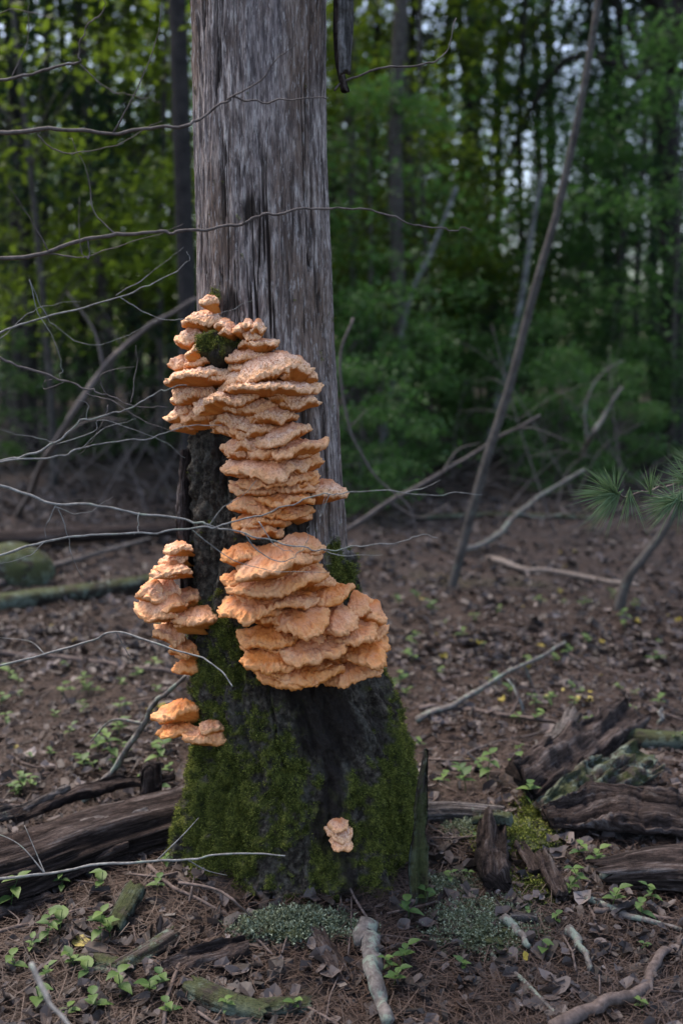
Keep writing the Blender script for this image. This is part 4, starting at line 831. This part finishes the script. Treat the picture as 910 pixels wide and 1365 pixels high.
spots = {
 ('three-leaved seedlings around the mossy logs below the big rotten log', 'seedlings by the rotten log'): [(85, 1195, 1), (15, 1225, 1), (40, 1275, 0), (65, 1265, 1), (80, 1245, 3), (115, 1310, 3), (100, 1295, 0), (135, 1265, 1), (60, 1310, 0), (55, 1345, 3), (130, 1355, 2), (160, 1330, 2), (200, 1332, 0), (210, 1322, 2), (20, 1300, 2), (148, 1255, 0), (210, 1190, 2), (222, 1160, 1), (135, 1190, 3), (30, 1190, 2), (90, 1360, 3)],
 ('seedling with pointed leaves right beside the white lichened stick', 'seedlings by the lichened stick'): [(520, 1300, 1), (535, 1290, 0), (525, 1320, 0), (545, 1230, 2), (570, 1210, 2)],
 ('small seedling by the stubby mossy log piece', 'seedlings by the sawn mossy log'): [(305, 1355, 1), (392, 1352, 0), (228, 1360, 2)],
 ('little green seedling on the slope of bark slabs and moss', 'seedlings among the bark slabs'): [(615, 1040, 0), (640, 1035, 2), (650, 1050, 1), (680, 1040, 0), (700, 1080, 1), (705, 1030, 2), (620, 1058, 0), (590, 1050, 2), (630, 1125, 2), (595, 1190, 1), (625, 1175, 2), (790, 1160, 0), (770, 1190, 1), (755, 1200, 0), (815, 1215, 0), (870, 1210, 1), (855, 1230, 2), (740, 1235, 2), (770, 1145, 2), (885, 1090, 0), (840, 1085, 2), (830, 1060, 2), (620, 1300, 0), (725, 1275, 3), (860, 1270, 2), (855, 1350, 2), (700, 1225, 2), (560, 1000, 2), (900, 1000, 0), (780, 985, 1), (690, 1005, 0)],
 ('low green plant growing from the open brown litter', 'low plants on the open floor'): [(rs_.uniform(480, 905), rs_.uniform(800, 970), rs_.randrange(4)) for _ in range(46)]+[(rs_.uniform(0, 235), rs_.uniform(880, 1075), rs_.randrange(4)) for _ in range(40)],
}
used = set()
for (lab, grp), L in spots.items():
    for a, b, k in L:
        o = SEEDS[k] if k not in used else copy_tree(SEEDS[k]); used.add(k)
        p = gnd(a, b); o.location = tuple(p); o.rotation_euler = (0, 0, rs_.uniform(0, 6.28)); s = rs_.uniform(0.45, 1.05)*(1+0.03*p[1]); o.scale = (s, s, s); tag(o, lab, 'seedling', grp)

# ------------------------------------------------------------------ pine bough
pb = empty('pine_bough', atY(990, 640, 2.5), 'green long-needled pine bough tip hanging over the brown floor', 'pine bough')
PB, CB = branch(pb, [(990, 640), (930, 646), (900, 647), (870, 653), (835, 660), (812, 657)], (2.5, 2.25), 0.0045, 0.002, M_STICK, 'stem')
def needles(parent, c, axis, n, L, ang, rng, back=0.02):
    ax = np.array(axis, float); ax /= np.linalg.norm(ax)
    D = ax+rng.normal(0, 1, (n, 3))*ang; D /= np.linalg.norm(D, axis=1)[:, None]
    P = np.array(c)-ax*rng.uniform(0, back, (n, 1)); l = L*rng.uniform(0.7, 1.15, (n, 1))
    S = np.cross(D, rng.normal(0, 1, (n, 3))); S /= np.linalg.norm(S, axis=1)[:, None]; w = 0.0009
    dr = np.array([0, 0, -1])*l*rng.uniform(0.02, 0.16, (n, 1)); m1 = P+D*l*0.55+dr*0.3; tip = P+D*l+dr
    V = np.stack([P-S*w, P+S*w, m1+S*w, m1-S*w, tip], 1).reshape(-1, 3); b = np.arange(n)[:, None]*5
    mesh('needle_tuft', V, [b+np.array([[0, 1, 2, 3]]), b+np.array([[3, 2, 4]])], M_NEEDLE, parent, {'rnd': np.repeat(rng.uniform(0, 1, n), 5)}, False)
for (a, b, Y, ax, n, L, ang) in [(815, 657, 2.25, (-1, -0.2, 0.25), 90, 0.105, 0.42), (818, 655, 2.25, (-0.4, -0.1, 1), 45, 0.085, 0.35), (822, 660, 2.26, (-0.8, -0.1, -0.7), 55, 0.10, 0.25), (838, 660, 2.28, (-0.1, -0.2, -1), 26, 0.09, 0.28),
                             (865, 652, 2.32, (-0.3, -0.3, 0.8), 26, 0.085, 0.35), (897, 668, 2.34, (-1, -0.2, -0.1), 80, 0.10, 0.5), (905, 660, 2.36, (-0.6, -0.1, -0.9), 60, 0.09, 0.5), (915, 640, 2.4, (-0.6, -0.2, 0.7), 70, 0.09, 0.6), (930, 625, 2.45, (-0.7, 0, 0.6), 60, 0.1, 0.5)]:
    needles(pb, atY(a, b, Y), ax, n, L, ang, RNG)
# ------------------------------------------------------------------ woods behind
def leafcloud(centres, sig, per, size, rng, flat=0.45, tilt=0.5, elong=0.55):
    c = np.repeat(centres, per, 0); n = len(c); s = np.repeat(sig, per)[:, None]
    P = c+rng.normal(0, 1, (n, 3))*s*np.array([1, 1, flat])
    a = rng.uniform(0, 6.283, n); D = np.stack([np.cos(a), np.sin(a), rng.normal(-0.2, tilt, n)], 1); S = np.stack([-np.sin(a), np.cos(a), rng.normal(0, tilt, n)], 1)
    D /= np.linalg.norm(D, axis=1)[:, None]; S /= np.linalg.norm(S, axis=1)[:, None]
    l = size*rng.uniform(0.6, 1.35, (n, 1)); w = l*elong*0.5
    V = np.stack([P-D*l*0.5, P-S*w, P+D*l*0.5, P+S*w], 1).reshape(-1, 3)
    r = np.repeat(np.clip(np.repeat(rng.uniform(0, 1, len(centres)), per)*0.5+rng.uniform(0, 0.5, n), 0, 1), 4)
    return V, np.arange(n*4).reshape(-1, 4), r
def make_tree(name, H, crown_lo, crown_r, ncl, per, leaf, tr, mleaf, mbark, seed, shape='round', parent_pts=None):
    rg = np.random.default_rng(seed); root = empty(name, (0, 0, 0))
    z = np.linspace(-0.2, H*0.96, 16); bx = 0.12*np.sin(z*0.5+seed); by = 0.12*np.cos(z*0.43+seed*2); bx -= bx[0]; by -= by[0]
    parts = [tube(np.stack([bx, by, z], 1), np.linspace(tr*1.15, tr*0.2, 16), 10, 0.15, seed)]
    cs, sg = [], []
    for q in range(ncl):
        t = rg.uniform(0, 1); zc = crown_lo+(H-crown_lo)*t
        if shape == 'cone': rad = crown_r*(1-t)**0.8+0.3
        else: rad = crown_r*(math.sin(math.pi*min(0.97, 0.12+t*0.85)))**0.6
        a = rg.uniform(0, 6.283); rr = rad*math.sqrt(rg.uniform(0.08, 1)); tx, ty = np.interp(zc, z, bx), np.interp(zc, z, by)
        c = np.array([tx+rr*math.cos(a), ty+rr*math.sin(a), zc]); cs.append(c); sg.append(rg.uniform(0.22, 0.5)*crown_r*0.42)
        if q % 3 == 0:
            zb = max(crown_lo*0.7, zc-rr*0.45); p0 = np.array([np.interp(zb, z, bx), np.interp(zb, z, by), zb]); pm = (p0+c)/2+np.array([0, 0, 0.12*rr])
            parts.append(tube(smooth_path([p0, pm, c], 4), np.linspace(tr*0.28, tr*0.06, 9), 5))
    V, Fc = join(parts); mesh('trunk', V, Fc, mbark, root)
    V, Fc, r = leafcloud(np.array(cs), np.array(sg), per, leaf, rg); mesh('crown', V, Fc, mleaf, root, {'rnd': r}, False)
    return root
PROTO = {
 'y': make_tree('leafy_tree', 11, 2.0, 2.6, 80, 110, 0.13, 0.085, M_LEAF_Y, M_BARK, 11),
 'g': make_tree('leafy_tree', 14, 2.6, 3.2, 90, 110, 0.15, 0.13, M_LEAF_G, M_BARKD, 12),
 'u': make_tree('understory_tree', 5.5, 0.9, 1.7, 70, 90, 0.10, 0.035, M_LEAF_G, M_BARK, 13),
 'v': make_tree('understory_tree', 6.5, 1.5, 1.9, 70, 90, 0.10, 0.04, M_LEAF_Y, M_BARK, 14),
 'd': make_tree('pine_tree', 13, 1.8, 2.8, 110, 120, 0.14, 0.12, M_LEAF_D, M_BARKD, 15, 'cone'),
 'b': make_tree('shrub', 1.9, 0.15, 0.85, 50, 60, 0.075, 0.012, M_LEAF_G, M_BARK, 16),
}
LAB = {
 'y': ('yellow-green broadleaved tree', 'tree', 'yellow-green trees in the woods behind'),
 'g': ('tall mid green broadleaved tree', 'tree', 'mid green trees in the woods behind'),
 'u': ('low bushy mid green tree', 'tree', 'mid green understory trees'),
 'v': ('slim yellow-green understory tree', 'tree', 'yellow-green understory trees'),
 'd': ('dark blue-green conifer', 'tree', 'dark conifers in the woods behind'),
 'b': ('small leafy green shrub', 'shrub', 'shrubs at the edge of the clearing'),
}
MARKS = [((530, 12.4), 'straight slender grey trunk'), ((596, 6.1), 'thin leaning tree'), ((602, 24), 'thick nearly black trunk'), ((655, 20), 'forked slim trunk'), ((500, 12), 'white birch pole'), ((640, 13), 'faint mottled pole'), ((255, 9.5), 'shadowy trunk behind the dead tree'), ((35, 14), 'dim straight trunk'), ((150, 17), 'thin black stem'), ((897, 15), 'broad trunk behind the pine bough')]
def mark(x, y): return min(MARKS, key=lambda m: ((m[0][0]-455)/F*m[0][1]-x)**2+(m[0][1]-y)**2)[1]
used = set()
def plant(k, x, y, s=1.0, rz=None):
    o = PROTO[k] if k not in used else copy_tree(PROTO[k]); used.add(k)
    o.location = (x, y, float(gz(x, y))-0.03); o.rotation_euler = (0, 0, rz if rz is not None else rs_.uniform(0, 6.28)); o.scale = (s, s, s*rs_.uniform(0.9, 1.15)); tag(o, LAB[k][0]+', nearest the '+mark(x, y), LAB[k][1], LAB[k][2]); return o
def plant_px(k, px_, Y, s=1.0): plant(k, (px_-455)/F*Y*1.0, Y, s)
for k, a, Y, s in [('v', 70, 11, 1.1), ('y', 150, 14, 1.0), ('y', 20, 17, 1.1), ('v', 190, 16, 1.2), ('u', 110, 19, 1.2), ('y', 230, 20, 1.0), ('v', 470, 15, 1.15), ('y', 560, 17, 1.05), ('u', 480, 12.5, 0.9), ('v', 640, 19, 1.2),
                   ('y', 430, 20, 1.0), ('g', 700, 23, 1.0), ('u', 800, 15, 1.0), ('u', 900, 13, 1.0), ('d', 790, 20, 0.55), ('d', 880, 19, 0.6), ('u', 700, 17, 1.0), ('d', 40, 13, 0.75), ('u', 560, 22, 1.2), ('g', 620, 27, 1.0), ('u', 850, 22, 1.2),
                   ('b', 480, 9.0, 0.8), ('b', 505, 10.5, 1.0), ('b', 740, 10.5, 0.7), ('b', 720, 12, 0.9), ('b', 860, 13, 0.9), ('b', 560, 13, 0.9), ('b', 650, 14, 1.0), ('b', 800, 12.5, 0.8), ('b', 130, 14, 0.9), ('b', 30, 13, 0.9), ('b', 200, 15, 1.0), ('b', 470, 12, 1.1), ('b', 600, 16, 1.0), ('b', 690, 15, 1.1), ('b', 770, 16, 1.1), ('b', 830, 11, 0.7), ('b', 905, 16, 1.2), ('b', 520, 16, 1.2), ('b', 80, 17, 1.1)]:
    plant_px(k, a, Y, s)
# fill the depth
n = 0; tries = 0; put = []
while n < 70 and tries < 4000:
    tries += 1; y = rs_.uniform(17, 52); x = rs_.uniform(-1, 1)*(y*0.46+3)
    if any((x-a)**2+(y-b)**2 < 2.3**2 for a, b in put): continue
    right = x/(y*0.34); k = rs_.choices('yguvd', [3, 3, 3, 2, 2] if right < 0.1 else [1, 3, 3, 1, 4])[0]
    if right > 0.2 and k in 'gdy' and rs_.random() < 0.7: k = 'u'
    if right > 0.12 and y > 25 and k in 'gdyv': k = 'u'
    put.append((x, y)); plant(k, x, y, rs_.uniform(0.85, 1.25)); n += 1
# traced trunks
def traced(name, label, pts, Y, w0, w1, mat, extra=None, crown=None, cat='tree'):
    P = [atY(a, b, Y) for a, b in pts]; g = P[0].copy(); g[2] = float(gz(g[0], g[1]))-0.1; P[0] = g
    d = P[-1]-P[-2]; d /= np.linalg.norm(d)
    if extra: P.append(P[-1]+d*extra)
    C = smooth_path(P, 8); n = len(C); r = np.linspace(w0, w1, n)*Y/F/2
    root = empty(name, C[0], label, cat); V, Q, T = tube(C, r, 12, 0.12, w0); mesh('trunk', V, [Q, T], mat, root)
    if crown:
        rg = np.random.default_rng(int(w0*7+Y)); k, sp, ml, sz = crown; c = C[-1]+rg.normal(0, 1, (k, 3))*sp; lims = []
        for q in range(0, k, 2): lims.append(tube(smooth_path([C[-1-int(rg.integers(0, n//4))], (C[-1]+c[q])/2+(0, 0, .1), c[q]], 4), np.linspace(r[-1]*0.6, r[-1]*0.15, 9), 5))
        V, Fc = join(lims); mesh('limbs', V, Fc, mat, root)
        V, Fc, rr = leafcloud(c, np.full(k, sp*0.35), 90, sz, rg); mesh('crown', V, Fc, ml, root, {'rnd': rr}, False)
    return root
traced('slender_tree', 'straight slender grey tree trunk rising beside the dead tree', [(530, 636), (533, 500), (527, 250), (528, 120), (535, 0), (538, -60)], 12.4, 21, 15, M_BARK, 4, (26, 1.6, M_LEAF_Y, 0.12))
traced('leaning_tree', 'thin leaning tree with lichen patched bark rooted in the open floor', [(596, 792), (640, 640), (680, 510), (712, 385), (745, 270), (775, 130), (797, 0), (805, -50)], 6.1, 13, 7, M_BARK, 2.5, (26, 1.0, M_LEAF_G, 0.09))
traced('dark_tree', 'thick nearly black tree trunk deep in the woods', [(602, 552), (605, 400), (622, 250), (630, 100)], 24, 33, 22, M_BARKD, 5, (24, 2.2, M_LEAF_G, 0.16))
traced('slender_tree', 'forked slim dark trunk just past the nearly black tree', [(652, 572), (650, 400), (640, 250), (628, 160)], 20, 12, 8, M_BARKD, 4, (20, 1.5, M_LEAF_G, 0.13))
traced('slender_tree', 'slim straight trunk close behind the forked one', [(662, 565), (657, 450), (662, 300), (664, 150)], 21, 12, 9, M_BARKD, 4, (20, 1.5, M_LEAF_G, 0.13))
traced('birch_pole', 'thin leaning birch pole with white mottled bark', [(500, 600), (541, 418), (575, 335), (608, 250)], 12.0, 8, 6, M_BIRCH)
traced('birch_pole', 'faint mottled grey pole leaning beside the leaning tree', [(640, 600), (690, 420), (705, 330), (722, 230)], 13, 9, 6, M_BIRCH)
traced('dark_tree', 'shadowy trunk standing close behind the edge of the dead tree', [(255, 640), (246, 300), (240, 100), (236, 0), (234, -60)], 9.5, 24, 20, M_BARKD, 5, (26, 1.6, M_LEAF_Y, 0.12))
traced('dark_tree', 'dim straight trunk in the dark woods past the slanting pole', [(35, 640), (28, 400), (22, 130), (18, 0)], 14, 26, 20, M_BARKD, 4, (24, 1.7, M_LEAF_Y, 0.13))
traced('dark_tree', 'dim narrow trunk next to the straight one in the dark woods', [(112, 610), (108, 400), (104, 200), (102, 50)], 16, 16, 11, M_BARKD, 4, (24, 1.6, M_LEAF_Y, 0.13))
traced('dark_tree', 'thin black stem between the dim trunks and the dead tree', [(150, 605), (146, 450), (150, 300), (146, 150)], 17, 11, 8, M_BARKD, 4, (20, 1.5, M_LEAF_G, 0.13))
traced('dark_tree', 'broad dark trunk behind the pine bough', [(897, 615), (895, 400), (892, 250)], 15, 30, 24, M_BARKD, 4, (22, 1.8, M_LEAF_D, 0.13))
traced('leaning_sapling', 'lichened leaning sapling stem under the pine bough', [(818, 828), (835, 775), (860, 740), (885, 705), (912, 655), (950, 590)], 5.4, 15, 9, M_BARK, None, None, 'sapling')
for q, (a, top, Y, w, dark) in enumerate([(474, 470, 16, 9, 0), (498, 505, 19, 8, 1), (572, 560, 15, 8, 0), (588, 600, 21, 12, 1), (686, 700, 17, 9, 1), (735, 728, 22, 14, 1), (768, 785, 18, 9, 0), (815, 806, 20, 13, 1), (848, 860, 16, 8, 0), (872, 866, 23, 15, 1), (62, 66, 15, 14, 1), (86, 80, 20, 12, 1), (130, 136, 19, 10, 1), (176, 170, 18, 14, 1), (203, 210, 22, 12, 1), (216, 222, 14, 9, 0)]):
    r_ = traced('slim_trunk', ['thin grey tree stem in the woods, nearest the ', 'slim dark tree trunk in the woods, nearest the '][dark]+mark((a-455)/F*Y, Y), [(a, 600), ((a*2+top)/3+rs_.uniform(-5, 5), 380), ((a+top*2)/3+rs_.uniform(-6, 6), 180), (top, -20)], Y, w, w*0.7, (M_BARK, M_BARKD)[dark], 4, (16, 1.5, (M_LEAF_Y, M_LEAF_G)[dark], 0.13))
    r_['group'] = 'slim trunks in the woods behind'
# dead brush
for q in range(130):
    left = q % 2; px_ = rs_.uniform(-20, 245) if left else rs_.uniform(480, 900); Y = rs_.uniform(8, 18)
    x = (px_-455)/F*Y; b = np.array([x, Y, float(gz(x, Y))]); L = rs_.uniform(0.6, 2.2); a = rs_.uniform(0, math.pi); e = rs_.uniform(0.05, 1.1)
    d = np.array([math.cos(a)*math.cos(e)*rs_.choice((-1, 1)), 0.3*math.sin(a), math.sin(e)]); P = [b, b+d*L*0.5+(0, 0, 0.1), b+d*L+(0.1, 0, rs_.uniform(-0.2, 0.2))]
    C = smooth_path(P, 6); root = empty('dead_brush', b, ('low bare dead branch' if e < 0.45 else 'upright bare dead branch')+' in the brush, nearest the '+mark(x, Y), 'branch', 'dead brush branches')
    V, Q, T = tube(C, np.linspace(0.008, 0.003, len(C)), 5); mesh('stem', V, [Q, T], M_TWIG, root)
    for s in range(4):
        c = C[rs_.randrange(3, len(C)-1)]; dd = np.array([rs_.uniform(-1, 1), rs_.uniform(-.4, .4), rs_.uniform(0, 1)])*0.35*L
        V, Q, T = tube(smooth_path([c, c+dd*0.5+(0, 0, 0.05), c+dd], 4), np.linspace(0.005, 0.002, 9), 4); mesh('twig', V, [Q, T], M_TWIG, root)
# far wood: one mass
rg = np.random.default_rng(5); k = 1100; y = rg.uniform(50, 78, k); x = rg.uniform(-1, 1, k)*(y*0.5+6); z = rg.uniform(0, 1, k)**1.5*19; kp = ~((x > 0.12*y) & (z > 4.5) & (rg.uniform(0, 1, k) < 0.95)); x, y, z = x[kp], y[kp], z[kp]; k = len(x)
V, Fc, r = leafcloud(np.stack([x, y, z], 1), np.full(k, 1.5), 70, 0.5, rg, 0.6)
tag(mesh('far_woods', V, Fc, M_LEAF_G, None, {'rnd': r}, False), 'solid green mass of distant woodland foliage', 'woods', None, 'stuff')
